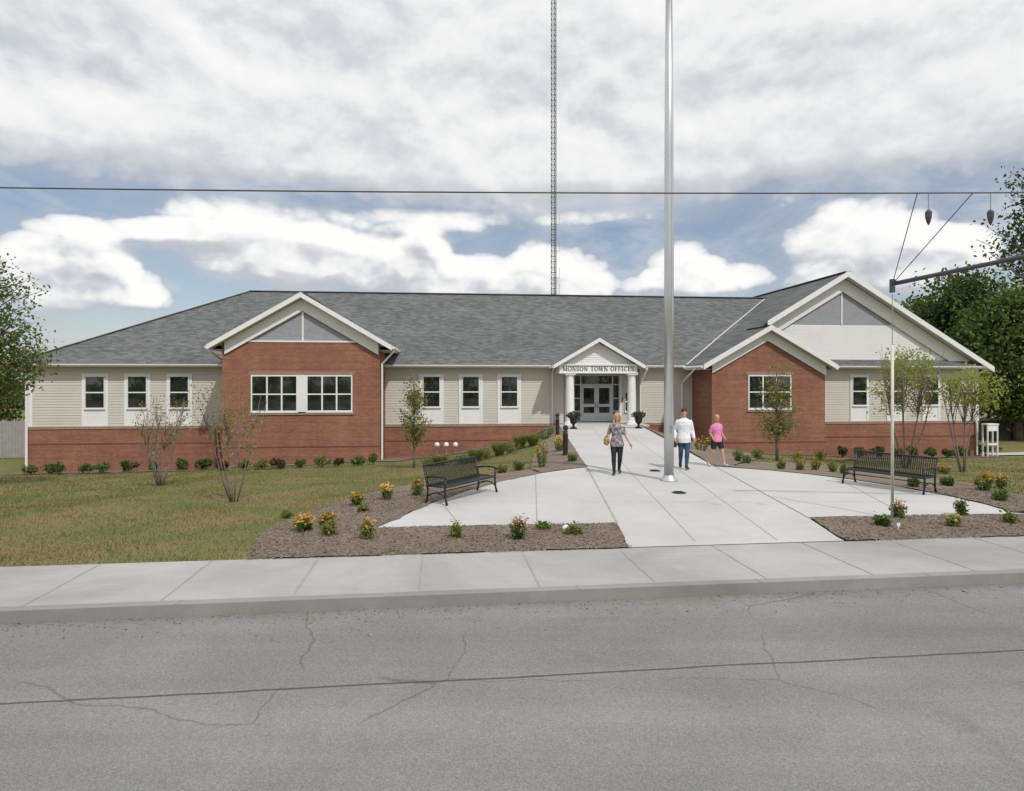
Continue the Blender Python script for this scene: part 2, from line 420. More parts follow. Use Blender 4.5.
def drape(name, poly, mat, off, step=0.3, kind='structure', zfun=None, jitter=0.0):
    P = []
    n = len(poly)
    for i in range(n):
        a, b = Vector(poly[i]), Vector(poly[(i + 1) % n]); L = (b - a).length; k = max(1, int(L / step))
        for j in range(k):
            p = a.lerp(b, j / k)
            if jitter: p = p + Vector((random.uniform(-1, 1), random.uniform(-1, 1))) * jitter
            P.append(p)
    nb = len(P); arr = np.array([tuple(p) for p in P])
    xs = np.arange(arr[:, 0].min(), arr[:, 0].max(), step); ys = np.arange(arr[:, 1].min(), arr[:, 1].max(), step)
    Xg, Yg = np.meshgrid(xs, ys); d = poly_dist(Xg, Yg, [tuple(p) for p in arr]); ok = d < -step * 0.4
    pts = P + [Vector((a, b)) for a, b in zip(Xg[ok], Yg[ok])]
    vo, eo, fo, *_ = delaunay_2d_cdt(pts, [], [list(range(nb))], 1, 1e-5)
    A = np.array([tuple(p) for p in vo]); z = (g(A[:, 0], A[:, 1]) if zfun is None else zfun(A[:, 0], A[:, 1])) + off
    me = bpy.data.meshes.new(name); me.from_pydata([(a, b, c) for (a, b), c in zip(A, z)], [], [list(f) for f in fo])
    o = link_mesh(name, me, mat, None, True)
    for p in me.polygons:
        if p.normal.z < 0: p.flip()
    return tag(o, kind=kind)

# ---- paved slabs
def slab(name, poly, mat, zf, th=0.25):
    mb = MB(); n = len(poly)
    top = [(x, y, zf(y)) for x, y in poly]; bot = [(x, y, zf(y) - th) for x, y in poly]
    mb.add(top + bot, [list(range(n)), list(range(n, 2 * n))[::-1]] + [(i, n + i, n + (i + 1) % n, (i + 1) % n) for i in range(n)])
    return tag(mb.build(name, mat), kind='structure')
WYS = [Y for Y in np.arange(36, 20, -2.0)]
def edge_pts(a, b, ys):
    return [(a[0] + (b[0] - a[0]) * (y - a[1]) / (b[1] - a[1]), y) for y in ys if min(a[1], b[1]) < y < max(a[1], b[1])]
# walkway as a strip of quads so that it may rise gently to the door
def walkway():
    Ls = [DOOR_L] + edge_pts(DOOR_L, WALK_L[0], list(np.arange(38, 18.2, -1.5))) + WALK_L
    Rs = [DOOR_R] + edge_pts(DOOR_R, WALK_R[0], list(np.arange(38, 18.2, -1.5))) + WALK_R
    mb = MB()
    def at(side, y):
        for a, b in zip(side[:-1], side[1:]):
            if b[1] <= y <= a[1]:
                t = (a[1] - y) / (a[1] - b[1] + 1e-9); return a[0] + (b[0] - a[0]) * t
        return side[-1][0] if y < side[-1][1] else side[0][0]
    ys = list(np.linspace(38.6, 10.75, 60))
    for a, b in zip(ys[:-1], ys[1:]):
        q = [(at(Ls, a), a), (at(Rs, a), a), (at(Rs, b), b), (at(Ls, b), b)]
        vs = [(x, y, wz(y)) for x, y in q] + [(x, y, wz(y) - 0.22) for x, y in q]
        mb.add(vs, [(0, 1, 2, 3), (1, 5, 6, 2), (3, 7, 4, 0)])
    # front flare that meets the pavement
    l, r = (at(Ls, 10.75), 10.75), (at(Rs, 10.75), 10.75)
    a, b = street(-3.62, -0.02)[:2], street(0.05, -0.02)[:2]
    mb.add([(*l, 0), (*r, 0), (*b, 0), (*a, 0)], [(0, 1, 2, 3)])
    # joints
    def joint(p, q, w=0.03):
        p, q = Vector(p), Vector(q); n = 14
        for i in range(n):
            a, b = p.lerp(q, i / n), p.lerp(q, (i + 1) / n); d = (b - a).normalized(); s = Vector((-d.y, d.x)) * w / 2
            mb.add([(*(a - s), wz(a.y) + 0.004), (*(a + s), wz(a.y) + 0.004), (*(b + s), wz(b.y) + 0.004), (*(b - s), wz(b.y) + 0.004)], [(0, 1, 2, 3)], 1)
    ym = [36, 31.5, 27, 22.5, 17.4, 13.2]
    for y in ym[:0]: joint((at(Ls, y), y), (at(Rs, y), y + 0.25), 0.011)
    joint((at(Ls, 36) * 0.62 + at(Rs, 36) * 0.38, 36), flat(643, 486), 0.018); joint(flat(643, 486), flat(695, 541), 0.014)
    joint((at(Ls, 36) * 0.30 + at(Rs, 36) * 0.70, 36), flat(704, 487), 0.018); joint(flat(704, 487), flat(777, 540), 0.014)
    return tag(mb.build('walkway', [M['concrete'], M['joint']]), kind='structure')
walkway()
def lobe(poly, joints, name):
    mb = MB(); n = len(poly); z = 0.003
    vo, eo, fo, *_ = delaunay_2d_cdt([Vector(p) for p in poly], [], [list(range(n))], 1, 1e-5)
    mb.add([(p.x, p.y, z) for p in vo], [list(f) for f in fo])
    for i in range(n):
        a, b = poly[i], poly[(i + 1) % n]
        mb.add([(*a, z), (*b, z), (*b, -0.22), (*a, -0.22)], [(0, 1, 2, 3)])
    for p, q, w in joints:
        p, q = Vector(flat(*p)), Vector(flat(*q)); d = (q - p).normalized(); s = Vector((-d.y, d.x)) * w / 2
        mb.add([(*(p - s), z + 0.004), (*(p + s), z + 0.004), (*(q + s), z + 0.004), (*(q - s), z + 0.004)], [(0, 1, 2, 3)], 1)
    return tag(mb.build(name, [M['concrete'], M['joint']]), kind='structure')
lobe(LOBE_L, [((587, 467.5), (617, 523), 0.035), ((535.5, 475), (537, 524), 0.02), ((440, 500.5), (460, 525.8), 0.02)], 'plaza')
lobe(LOBE_R, [((715, 466.5), (808, 517.5), 0.03), ((838, 478.6), (905, 515), 0.02)], 'plaza')

# pavement, kerb, road
def strip(name, p0, p1, q0, q1, z, mat, th, step=None, joints=None):
    mb = MB()
    a, b, c, d = street(p0, q0), street(p1, q0), street(p1, q1), street(p0, q1)
    mb.prism([(x, y, z - th) for x, y, _ in (a, b, c, d)], (0, 0, th))
    if joints:
        p = p0
        while p < p1:
            s = [street(p - 0.012, q0), street(p + 0.012, q0), street(p + 0.012, q1), street(p - 0.012, q1)]
            mb.add([(x, y, z + 0.004) for x, y, _ in s], [(0, 1, 2, 3)], 1); p += joints
    return tag(mb.build(name, [mat, M['joint']]), kind='structure')
strip('sidewalk', -60, 60, 0.0, 1.75, -0.004, M['sidewalk'], 0.28, joints=1.52)
strip('kerb', -60, 60, 1.755, 1.91, 0.004, M['kerb'], 0.45, joints=2.4)
def crack_asphalt():
    m = M['asphalt']; nt = NT(m.node_tree); b = m.node_tree.nodes['Principled BSDF']
    old = b.inputs['Base Color'].links[0].from_socket
    tc = nt.n('ShaderNodeTexCoord').outputs['Object']
    nz = nt.n('ShaderNodeTexNoise'); nt.put(nz.inputs['Vector'], tc); nz.inputs['Scale'].default_value = 1.2; nz.inputs['Detail'].default_value = 5
    ad = nt.n('ShaderNodeVectorMath', operation='MULTIPLY_ADD'); nt.put(ad.inputs[0], nz.outputs['Color']); ad.inputs[1].default_value = (0.45, 0.45, 0); nt.put(ad.inputs[2], tc)
    v = nt.n('ShaderNodeTexVoronoi', feature='DISTANCE_TO_EDGE'); nt.put(v.inputs['Vector'], ad.outputs[0]); v.inputs['Scale'].default_value = 0.28
    line = nt.ramp(v.outputs['Distance'], [(0.0, 1.0), (0.0014, 0.9), (0.0028, 0.0)])
    gate = nt.ramp(nt.noise(tc, 0.35, 2), [(0.44, 0.0), (0.47, 0.5)])
    col = nt.mix(nt.math('MULTIPLY', line, gate), old, (0.06, 0.06, 0.06))
    wear = nt.n('ShaderNodeMapping'); nt.put(wear.inputs[0], tc); wear.inputs['Rotation'].default_value = (0, 0, -PHI); wear.inputs['Scale'].default_value = (0.05, 1.1, 1)
    col = nt.mix(1.0, col, nt.ramp(nt.noise(wear.outputs[0], 1.0, 4), [(0.35, 0.88), (0.65, 1.1)]), 'MULTIPLY')
    agg = nt.ramp(nt.noise(tc, 170, 2, 0.8), [(0.34, 0.62), (0.5, 1.0), (0.66, 1.45)])
    agg2 = nt.ramp(nt.noise(tc, 45, 3, 0.8), [(0.3, 0.84), (0.7, 1.16)])
    col = nt.mix(1.0, nt.mix(1.0, col, agg, 'MULTIPLY'), agg2, 'MULTIPLY')
    sp_ = nt.n('ShaderNodeSeparateXYZ'); rot = nt.n('ShaderNodeMapping'); nt.put(rot.inputs[0], tc); rot.inputs['Rotation'].default_value = (0, 0, -PHI); nt.put(sp_.inputs[0], rot.outputs[0])
    wob = nt.math('MULTIPLY', nt.math('SUBTRACT', nt.noise(tc, 0.8, 4), 0.5), 0.10)
    yy = nt.math('ADD', sp_.outputs[1], wob)
    seam = nt.math('LESS_THAN', nt.math('ABSOLUTE', nt.math('SUBTRACT', yy, 5.9)), 0.016)
    col = nt.mix(nt.math('MULTIPLY', seam, 0.75), col, (0.05, 0.05, 0.05))
    gut = nt.math('MULTIPLY', nt.math('SUBTRACT', nt.math('ADD', sp_.outputs[1], nt.math('MULTIPLY', nt.noise(tc, 3, 4), 0.5)), 7.75), 2.5, clamp=True)
    col = nt.mix(nt.math('MULTIPLY', gut, 0.5), col, (0.19, 0.165, 0.135))
    st_n = nt.ramp(nt.noise(tc, 0.9, 3, 0.5), [(0.66, 0.0), (0.74, 0.45)])
    col = nt.mix(st_n, col, (0.10, 0.10, 0.10))
    nt.put(b.inputs['Base Color'], col)
crack_asphalt()
strip('road', -200, 200, 1.915, 12.0, -0.14, M['asphalt'], 0.1)
strip('kerb', -60, 60, 12.0, 12.16, 0.0, M['kerb'], 0.45)

# ---- planting beds
BED_FRONT_L = [flat(377, 527.8), flat(430, 526.8), flat(520, 525.1), flat(616.5, 523.3), (1.84, 10.12), street(-3.6, 0.03)[:2], street(-6.2, 0.03)[:2], street(-9.3, 0.03)[:2],
               G(262, 536)[:2], G(290, 521)[:2], G(320, 510)[:2], G(350, 500)[:2], G(382, 491.5)[:2], G(410, 486)[:2], G(440, 481)[:2], G(470, 477.5)[:2], G(500, 474.5)[:2], G(530, 470)[:2], G(536, 473)[:2]] + [flat(*p) for p in [(540, 473.7), (500, 481.8), (470, 490.3), (440, 500.3), (418, 509.3), (398, 518.8)]]
BED_WALK_L = [flat(587, 467.3), flat(575, 468.3), flat(560, 470.3), flat(541, 473.2), G(531, 469)[:2], G(533, 458)[:2], G(540, 447)[:2], W(2.0, 0.3)[:2], W(2.72, 0.3)[:2]]
BED_WALK_L = [BED_WALK_L[i] for i in range(len(BED_WALK_L))]
BED_BASE_L = [W(u, 0.05)[:2] for u in (-27.6, -16)] + [W(-15.9, 3.02)[:2], W(-7.4, 3.02)[:2], W(-7.3, 0.05)[:2], W(2.6, 0.05)[:2], W(2.2, 1.2)[:2], W(-1.0, 2.0)[:2], W(-6.0, 2.2)[:2], W(-6.6, 4.4)[:2], W(-15.0, 4.5)[:2], W(-16.6, 2.2)[:2], W(-27.8, 1.7)[:2]]
BED_BASE_R = [W(7.6, 0.05)[:2], W(11.7, 0.05)[:2], W(11.72, 3.02)[:2], W(17.9, 3.02)[:2], W(18.0, 0.05)[:2], W(30.5, 0.05)[:2], W(30.8, 1.8)[:2], W(19.5, 1.9)[:2], W(18.6, 4.6)[:2], W(12.0, 4.6)[:2], W(11.2, 7.5)[:2], W(9.6, 12)[:2], flat(728, 467.3), flat(715, 466.3), (7.05, 28), (7.42, 36)]
BED_BENCH_R = [flat(*p) for p in [(728, 467.3), (770, 470.3), (810, 474.3), (850, 479.2), (900, 486.7), (950, 496.2), (985, 504.2), (1012, 512.2)]] + [street(9.6, -2.0)[:2], G(1018, 496)[:2], G(985, 488)[:2], G(950, 481)[:2], G(905, 474)[:2], G(860, 469)[:2], G(820, 465)[:2], G(780, 463)[:2], G(748, 463)[:2]]
BED_FRONT_R = [flat(808.5, 517.8), flat(880, 516.3), flat(950, 515.3), flat(1030, 514.3), street(5.2, -1.0)[:2], street(5.2, 0.03)[:2], street(0.08, 0.03)[:2]]
BEDS = [BED_FRONT_L, BED_WALK_L, BED_BASE_L, BED_BASE_R, BED_BENCH_R, BED_FRONT_R]
for P in BEDS: drape('mulch_bed', P, M['mulch'], 0.035, 0.3, jitter=0.045)

def scatter_flat(name, n, region, pick, size, mat, upright, seed):
    """many small blades or chips as one mesh"""
    rng = np.random.default_rng(seed)
    x0, x1, y0, y1 = region
    X = rng.uniform(x0, x1, n); Y = y0 + (y1 - y0) * rng.uniform(0, 1, n) ** 1.5
    ok = pick(X, Y); X, Y = X[ok], Y[ok]
    k = len(X); Z = g(X, Y) + (0.0 if upright else 0.045)
    a = rng.uniform(0, 2 * np.pi, k); s = size * rng.uniform(0.6, 1.5, k)
    c = np.stack([X, Y, Z], 1)
    if upright:
        w = np.stack([np.cos(a), np.sin(a), 0 * a], 1) * (s * 0.16)[:, None]
        lean = rng.normal(0, 0.35, (k, 2)); up = np.stack([lean[:, 0], lean[:, 1], np.ones(k)], 1) * s[:, None]
        v = np.stack([c - w, c + w, c + up], 1).reshape(-1, 3); m = 3
    else:
        d = np.stack([np.cos(a), np.sin(a), rng.normal(0, 0.25, k)], 1) * s[:, None]
        e = np.stack([-np.sin(a), np.cos(a), rng.normal(0, 0.5, k)], 1) * (s * 0.35)[:, None]
        v = np.stack([c - d - e, c + d - e, c + d + e, c - d + e], 1).reshape(-1, 3); m = 4
    return tag(fast_mesh(name, v, m, mat), kind='stuff')

def fast_mesh(name, v, m, mat, parent=None):
    n = len(v) // m; me = bpy.data.meshes.new(name)
    me.vertices.add(len(v)); me.vertices.foreach_set('co', np.ascontiguousarray(v, np.float32).ravel())
    me.loops.add(len(v)); me.loops.foreach_set('vertex_index', np.arange(len(v), dtype=np.int32))
    me.polygons.add(n); me.polygons.foreach_set('loop_start', np.arange(n, dtype=np.int32) * m)
    me.update(calc_edges=True); me.validate()
    return link_mesh(name, me, mat, parent)

def in_beds(X, Y, grow=0.0):
    r = np.zeros(X.shape, bool)
    for P in BEDS: r |= poly_dist(X, Y, P) < grow
    return r
def lawn_pick(X, Y):
    patch = np.sin(X * 1.7 + 2 * np.sin(Y * 0.9)) * np.sin(Y * 1.3 + 1.5 * np.sin(X * 0.6))
    u, v = uv_of(X, Y)
    return (~in_beds(X, Y, -0.09)) & (poly_dist(X, Y, PLAZA) > 0.03) & (q_of(X, Y) < -0.03) & (v > 0.3) & (RNG.uniform(0, 1, X.shape) < 0.62 + 0.38 * patch)
scatter_flat('grass', 130000, (-13, 2.2, 8.4, 34), lawn_pick, 0.042, M['grass'], True, 3)
scatter_flat('grass', 60000, (-32, -11, 12, 36), lawn_pick, 0.07, M['grass'], True, 4)
scatter_flat('grass', 60000, (6, 32, 13, 38), lawn_pick, 0.06, M['grass'], True, 5)
def bed_pick(X, Y): return in_beds(X, Y, 0.05) & (poly_dist(X, Y, PLAZA) > 0.02)
scatter_flat('mulch_chips', 130000, (-9, 12, 8.6, 16), bed_pick, 0.0135, M['chip'], False, 6)

def road_pick(X, Y):
    q = q_of(X, Y); r = RNG.uniform(0, 1, X.shape)
    return (q > 1.93) & (q < 2.9) & (r < np.exp(-(q - 1.93) / 0.22))
_g = g
def g(X, Y): return np.full(np.shape(X), -0.178)
scatter_flat('gravel', 26000, (-9, 9, 5.2, 9.3), road_pick, 0.011, M['chip'], False, 8)
g = _g

# ------------------------------------------------------------------ the town office building
B = empty('town_office_building', (0, Y0, 0), TH, 'long single storey town office with grey shingle roof, red brick bays and white columned portico', 'building')
def L(u, v, z): return (u, -v, z)
def lbox(mb, u0, u1, v0, v1, z0, z1, mi=0): mb.box((u0, -v0, z0), (u1, -v1, z1), mi)
def part(mb, name, mat, parent=None, smooth=False): return mb.build(name, mat, parent or B, smooth)

UL, UR = U(27), U(978)
LB0, LB1 = U(222, 3), U(380, 3)            # larger bay
RB0, RB1 = U(712, 3), U(825, 3)            # smaller bay
BASE = -3.2
PD0, PD1 = U(563.5), U(639.5)              # porch recess

def siding(mb, u0, u1, v, z0, z1, mi=0, step=0.155, back=-0.15):
    """lapped boards on a wall facing out along v"""
    z = z0
    while z < z1 - 1e-3:
        zt = min(z + step, z1)
        vs = [L(u0, v + 0.024, z), L(u1, v + 0.024, z), L(u1, v + 0.002, zt), L(u0, v + 0.002, zt), L(u0, v - 0.02, z), L(u1, v - 0.02, z), L(u1, v - 0.02, zt), L(u0, v - 0.02, zt)]
        mb.add(vs, [(0, 1, 2, 3), (4, 5, 1, 0), (0, 3, 7, 4), (1, 5, 6, 2)], mi)
        z = zt
    lbox(mb, u0, u1, v - 0.021, v + back, z0, z1, mi)
def siding_side(mb, v0, v1, u, z0, z1, sgn, step=0.155):
    z = z0
    while z < z1 - 1e-3:
        zt = min(z + step, z1)
        a, b = u + sgn * 0.022, u + sgn * 0.002
        mb.add([L(a, v0, z), L(a, v1, z), L(b, v1, zt), L(b, v0, zt), L(u - sgn * 0.03, v0, z), L(u - sgn * 0.03, v1, z)], [(0, 1, 2, 3), (4, 5, 1, 0)])
        z = zt
    mb.box((u - sgn * 0.021, -v0, z0), (u - sgn * 0.15, -v1, z1))

SB = 0.10        # bottom of the siding
EV = 3.47        # soffit
for a, b in ((UL + 0.12, LB0), (LB1, PD0), (PD1, RB0), (RB1, UR - 0.12)):
    mb = MB(); siding(mb, a, b, 0.0, SB, EV); part(mb, 'siding_wall', M['siding'])
mb = MB(); siding(mb, PD0, PD1, -0.85, 0.1, EV); siding_side(mb, -0.85, 0, PD0, 0.1, EV, 1); siding_side(mb, -0.85, 0, PD1, 0.1, EV, -1); part(mb, 'porch_wall', M['siding'])
mb = MB(); siding_side(mb, -15.9, -0.1, UL, SB, EV, -1); part(mb, 'siding_wall', M['siding'])
mb = MB(); siding_side(mb, -15.9, -0.1, UR, SB, EV, 1); part(mb, 'siding_wall', M['siding'])
mb = MB(); lbox(mb, UL, UR, -15.8, -16.0, BASE, EV); part(mb, 'rear_wall', M['siding'])
# brick base, sill band, dark course
def brick_run(u0, u1):
    mb = MB(); lbox(mb, u0, u1, 0.05, -0.3, BASE, -0.06); part(mb, 'brick_base', M['brick'])
    mb = MB(); lbox(mb, u0, u1, 0.085, -0.29, -0.058, SB - 0.004); part(mb, 'sill_band', M['band'])
    mb = MB(); lbox(mb, u0, u1, 0.062, 0.0, -0.92, -0.85); part(mb, 'brick_course', M['darkbrick'])
for a, b in ((UL - 0.02, LB0), (LB1, PD0 - 0.15), (PD1 + 0.15, RB0), (RB1, UR + 0.02)): brick_run(a, b)
mb = MB(); mb.box((UL - 0.02, 0.3, BASE), (UL + 0.3, 15.9, -0.06)); part(mb, 'brick_base', M['brick']); mb = MB(); mb.box((UR - 0.3, 0.3, BASE), (UR + 0.02, 15.9, -0.06)); part(mb, 'brick_base', M['brick'])
mb = MB(); mb.box((UL - 0.05, 0.3, -0.058), (UL + 0.28, 15.9, SB - 0.004)); part(mb, 'sill_band', M['band']); mb = MB(); mb.box((UR - 0.28, 0.3, -0.058), (UR + 0.05, 15.9, SB - 0.004)); part(mb, 'sill_band', M['band'])
# corner boards
for u0, u1 in ((UL - 0.03, UL + 0.30), (UR - 0.22, UR + 0.03)):
    mb = MB(); lbox(mb, u0, u1, 0.045, -0.3, SB, EV); part(mb, 'corner_board', M['white'])

# windows
def window(u0, u1, z0, z1, v, cols=1, fr=0.06, rail=0.5, proud=0.05, name='window'):
    f = MB()
    lbox(f, u0, u0 + fr, v, v + proud, z0, z1); lbox(f, u1 - fr, u1, v, v + proud, z0, z1)
    lbox(f, u0 + fr, u1 - fr, v, v + proud, z1 - fr, z1); lbox(f, u0 + fr, u1 - fr, v, v + proud, z0, z0 + fr)
    w = (u1 - u0 - 2 * fr) / cols
    for i in range(1, cols):
        c = u0 + fr + w * i; lbox(f, c - 0.04, c + 0.04, v, v + proud * 0.9, z0 + fr, z1 - fr)
    zr = z0 + (z1 - z0) * rail
    for i in range(cols):
        a = u0 + fr + w * i + (0.04 if i else 0); b = u0 + fr + w * (i + 1) - (0.04 if i < cols - 1 else 0)
        lbox(f, a, b, v, v + proud * 0.72, zr - 0.035, zr + 0.035)
    wo = part(f, name, M['white'])
    s = MB(); lbox(s, u0 - 0.02, u1 + 0.02, v, v + proud + 0.02, z0 - 0.05, z0 - 0.003); s.build('sill', M['white'], wo)
    p = MB(); lbox(p, u0 + fr * 0.5, u1 - fr * 0.5, v - 0.02, v + 0.012, z0 + fr * 0.5, z1 - fr * 0.5); p.build('pane', M['glass'], wo)
    return wo
def panel_window(pxc, pw, gw):
    uc = U(pxc, 0.05)
    mb = MB(); lbox(mb, uc - pw / 2, uc + pw / 2, 0.0, 0.042, SB, 3.06)
    lbox(mb, uc - pw / 2, uc - pw / 2 + 0.14, 0.042, 0.066, SB, 3.06); lbox(mb, uc + pw / 2 - 0.14, uc + pw / 2, 0.042, 0.066, SB, 3.06)
    lbox(mb, uc - pw / 2 + 0.14, uc + pw / 2 - 0.14, 0.042, 0.062, 2.96, 3.06); lbox(mb, uc - pw / 2 + 0.14, uc + pw / 2 - 0.14, 0.042, 0.057, SB, 0.2)
    part(mb, 'window_panel', M['white'])
    window(uc - gw / 2, uc + gw / 2, 1.10, 2.95, 0.044, 1, 0.05, 0.49, 0.06)
for c in (95, 137.3, 179.3): panel_window(c, 1.40, 1.08)
for c in (431.5, 470.8, 509.3): panel_window(c, 1.42, 1.04)
for c in (859.5, 896, 931.2): panel_window(c, 1.24, 1.02)

# ---- bays
def rake_pair(parent, uc, hw, zp, slope, v, name='rake_board', depth_=0.30, th=0.07, u_end=None):
    """white fascia boards along both rakes; zp = top of the peak"""
    for s in (-1, 1):
        h = hw if not isinstance(hw, tuple) else hw[0 if s < 0 else 1]
        a = (uc, zp); b = (uc + s * h, zp - slope * h)
        mb = MB()
        mb.prism([L(a[0], v, a[1]), L(b[0], v, b[1]), L(b[0], v, b[1] - depth_), L(a[0], v, a[1] - depth_)], (0, -th, 0))
        part(mb, name, M['white'])
def frieze_pair(uc, hw, zp, slope, v, off0, off1, th=0.05):
    for s in (-1, 1):
        h = hw if not isinstance(hw, tuple) else hw[0 if s < 0 else 1]
        mb = MB()
        a0, a1 = zp - off0, zp - off1
        mb.prism([L(uc, v, a0), L(uc + s * h, v, a0 - slope * h), L(uc + s * h, v, a1 - slope * h), L(uc, v, a1)], (0, -th, 0))
        part(mb, 'frieze_board', M['white'])
def roof_slab(poly, th=0.10, name='roof', mat=None):
    mb = MB(); mb.prism([L(*p) for p in poly], (0, 0, -th)); return part(mb, name, mat or M['shingle'])
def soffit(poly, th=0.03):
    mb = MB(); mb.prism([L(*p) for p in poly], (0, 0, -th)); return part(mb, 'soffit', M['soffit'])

ME, MS = 3.64, 0.62                        # main eave height, main slope
RV = -8.0; RZ = ME + MS * (0.55 - RV)
RL = U(250, RV)
def main_v(z): return 0.55 - (z - ME) / MS
# main roof
WU, WZ, WS = 21.0, 9.48, 0.60               # wing ridge and slope
wl = WU - (WZ - ME) / WS
wr_u = WU - (WZ - RZ) / WS
eL = UL - 0.55
roof_slab([(eL, 0.55, ME), (wl, 0.55, ME), (wr_u, RV, RZ), (RL, RV, RZ)])
roof_slab([(eL, 0.55, ME), (RL, RV, RZ), (eL, 2 * RV - 0.55, ME)])
roof_slab([(eL, 2 * RV - 0.55, ME), (RL, RV, RZ), (wr_u, RV, RZ), (wl, 2 * RV - 0.55, ME)])
mb = MB(); mb.bar(L(RL, RV, RZ + 0.02), L(wr_u, RV, RZ + 0.02), 0.34, 0.05); mb.bar(L(eL, 0.55, ME + 0.02), L(RL, RV, RZ + 0.02), 0.3, 0.05); part(mb, 'ridge_cap', M['shingle'])

# wing roof
WF = 0.65; wR = 30.9
roof_slab([(WU, WF, WZ), (WU, -22, WZ), (wr_u, -22, RZ), (wr_u, RV, RZ), (wl, 0.55, ME), (wl, WF, ME)])
roof_slab([(WU, WF, WZ), (wR, WF, WZ - WS * (wR - WU)), (wR, -22, WZ - WS * (wR - WU)), (WU, -22, WZ)])
rake_pair(B, WU, (WU - 15.75, wR - WU), WZ + 0.03, WS, WF, depth_=0.34)
mb = MB(); mb.bar(L(WU, WF, WZ + 0.02), L(WU, -22, WZ + 0.02), 0.34, 0.05); part(mb, 'ridge_cap', M['shingle'])
for s in (-1, 1):
    e = WU - wl if s < 0 else wR - WU
    soffit([(WU, WF - 0.07, WZ - 0.22), (WU + s * e, WF - 0.07, WZ - 0.22 - WS * e), (WU + s * e, 0.0, WZ - 0.22 - WS * e), (WU, 0.0, WZ - 0.22)])
# wing gable wall
gz0 = 3.62
def tri(mb, uc, v, zp, slope, zb, th=0.06, mi=0):
    h = (zp - zb) / slope
    mb.prism([L(uc - h, v, zb), L(uc + h, v, zb), L(uc, v, zp)], (0, th, 0), mi)
mb = MB(); tri(mb, WU, 0.0, WZ - 0.3, WS, gz0, 0.2); part(mb, 'gable_wall', M['gablewhite'])
gm = 6.18
mb = MB()
z = gm + 0.06
while z < WZ - 1.22:
    zt = min(z + 0.11, WZ - 1.2); h0 = (WZ - 1.17 - z) / WS
    h1 = max(0.02, (WZ - 1.17 - zt) / WS)
    mb.add([L(WU - h0, 0.022, z), L(WU + h0, 0.022, z), L(WU + h1, 0.012, zt), L(WU - h1, 0.012, zt), L(WU - h0, 0.003, z), L(WU + h0, 0.003, z)], [(0, 1, 2, 3), (4, 5, 1, 0)])
    z = zt
part(mb, 'gable_shingles', M['gablegrey'])
mb = MB(); lbox(mb, WU - 0.045, WU + 0.045, 0.004, 0.05, gm + 0.05, WZ - 1.2); part(mb, 'gable_strip', M['white'])
frieze_pair(WU, 9.1, WZ, WS, 0.075, 0.30, 1.17, 0.07)
mb = MB(); z = 3.9                           # lapped white boards under the gable shingles
while z < gm:
    zt = min(z + 0.155, gm); h0 = (WZ - 1.1 - z) / WS
    mb.add([L(WU - h0, 0.017, z), L(WU + h0, 0.017, z), L(WU + h0, 0.008, zt), L(WU - h0, 0.008, zt), L(WU - h0, 0.002, z), L(WU + h0, 0.002, z)], [(0, 1, 2, 3), (4, 5, 1, 0)])
    z = zt
part(mb, 'gable_siding', M['gablewhite'])
# pent roof under the wing gable
roof_slab([(RB1 - 0.5, 0.0, 4.02), (wR - 0.35, 0.0, 4.02), (wR - 0.1, 0.62, ME), (RB1 - 0.5, 0.62, ME)], 0.08, 'pent_roof')

# larger bay with gable
BU = (LB0 + LB1) / 2 + 0.04; BZ, BS, BF = 7.32, 0.585, 3.5
bh = 4.76
bz0 = BZ - BS * bh
bt = 4.73
mb = MB()
lbox(mb, LB0, LB1, 3.0, 2.75, BASE, bt); lbox(mb, LB0, LB0 + 0.25, 2.75, -0.1, BASE, bz0 + 0.1); lbox(mb, LB1 - 0.25, LB1, 2.75, -0.1, BASE, bz0 + 0.1); part(mb, 'brick_bay', M['brick'])
for z0, z1, m_, nm, pr in ((-0.92, -0.85, M['darkbrick'], 'brick_course', 0.012),):
    mb = MB(); lbox(mb, LB0 - 0.01, LB1 + 0.01, 3.0 + pr, 2.9, z0, z1); part(mb, nm, m_)
lw0, lw1 = U(251, 3), U(352.5, 3); lwm0, lwm1 = U(297.8, 3), U(306.3, 3)
wz0, wz1 = 1.0, 2.97
mb = MB(); lbox(mb, lw0 - 0.12, lw1 + 0.12, 3.0, 3.02, wz1 + 0.004, wz1 + 0.2); part(mb, 'lintel', M['band'])
mb = MB(); lbox(mb, lw0 - 0.08, lw1 + 0.08, 3.0, 3.06, wz0 - 0.16, wz0 - 0.07); part(mb, 'brick_sill', M['band'])
window(lw0, lwm0, wz0, wz1, 3.0, 3, 0.07, 0.48, 0.05); window(lwm1, lw1, wz0, wz1, 3.0, 3, 0.07, 0.48, 0.05)
mb = MB(); lbox(mb, lwm0 + 0.002, lwm1 - 0.002, 3.0, 3.06, wz0, wz1); part(mb, 'mullion_panel', M['white'])
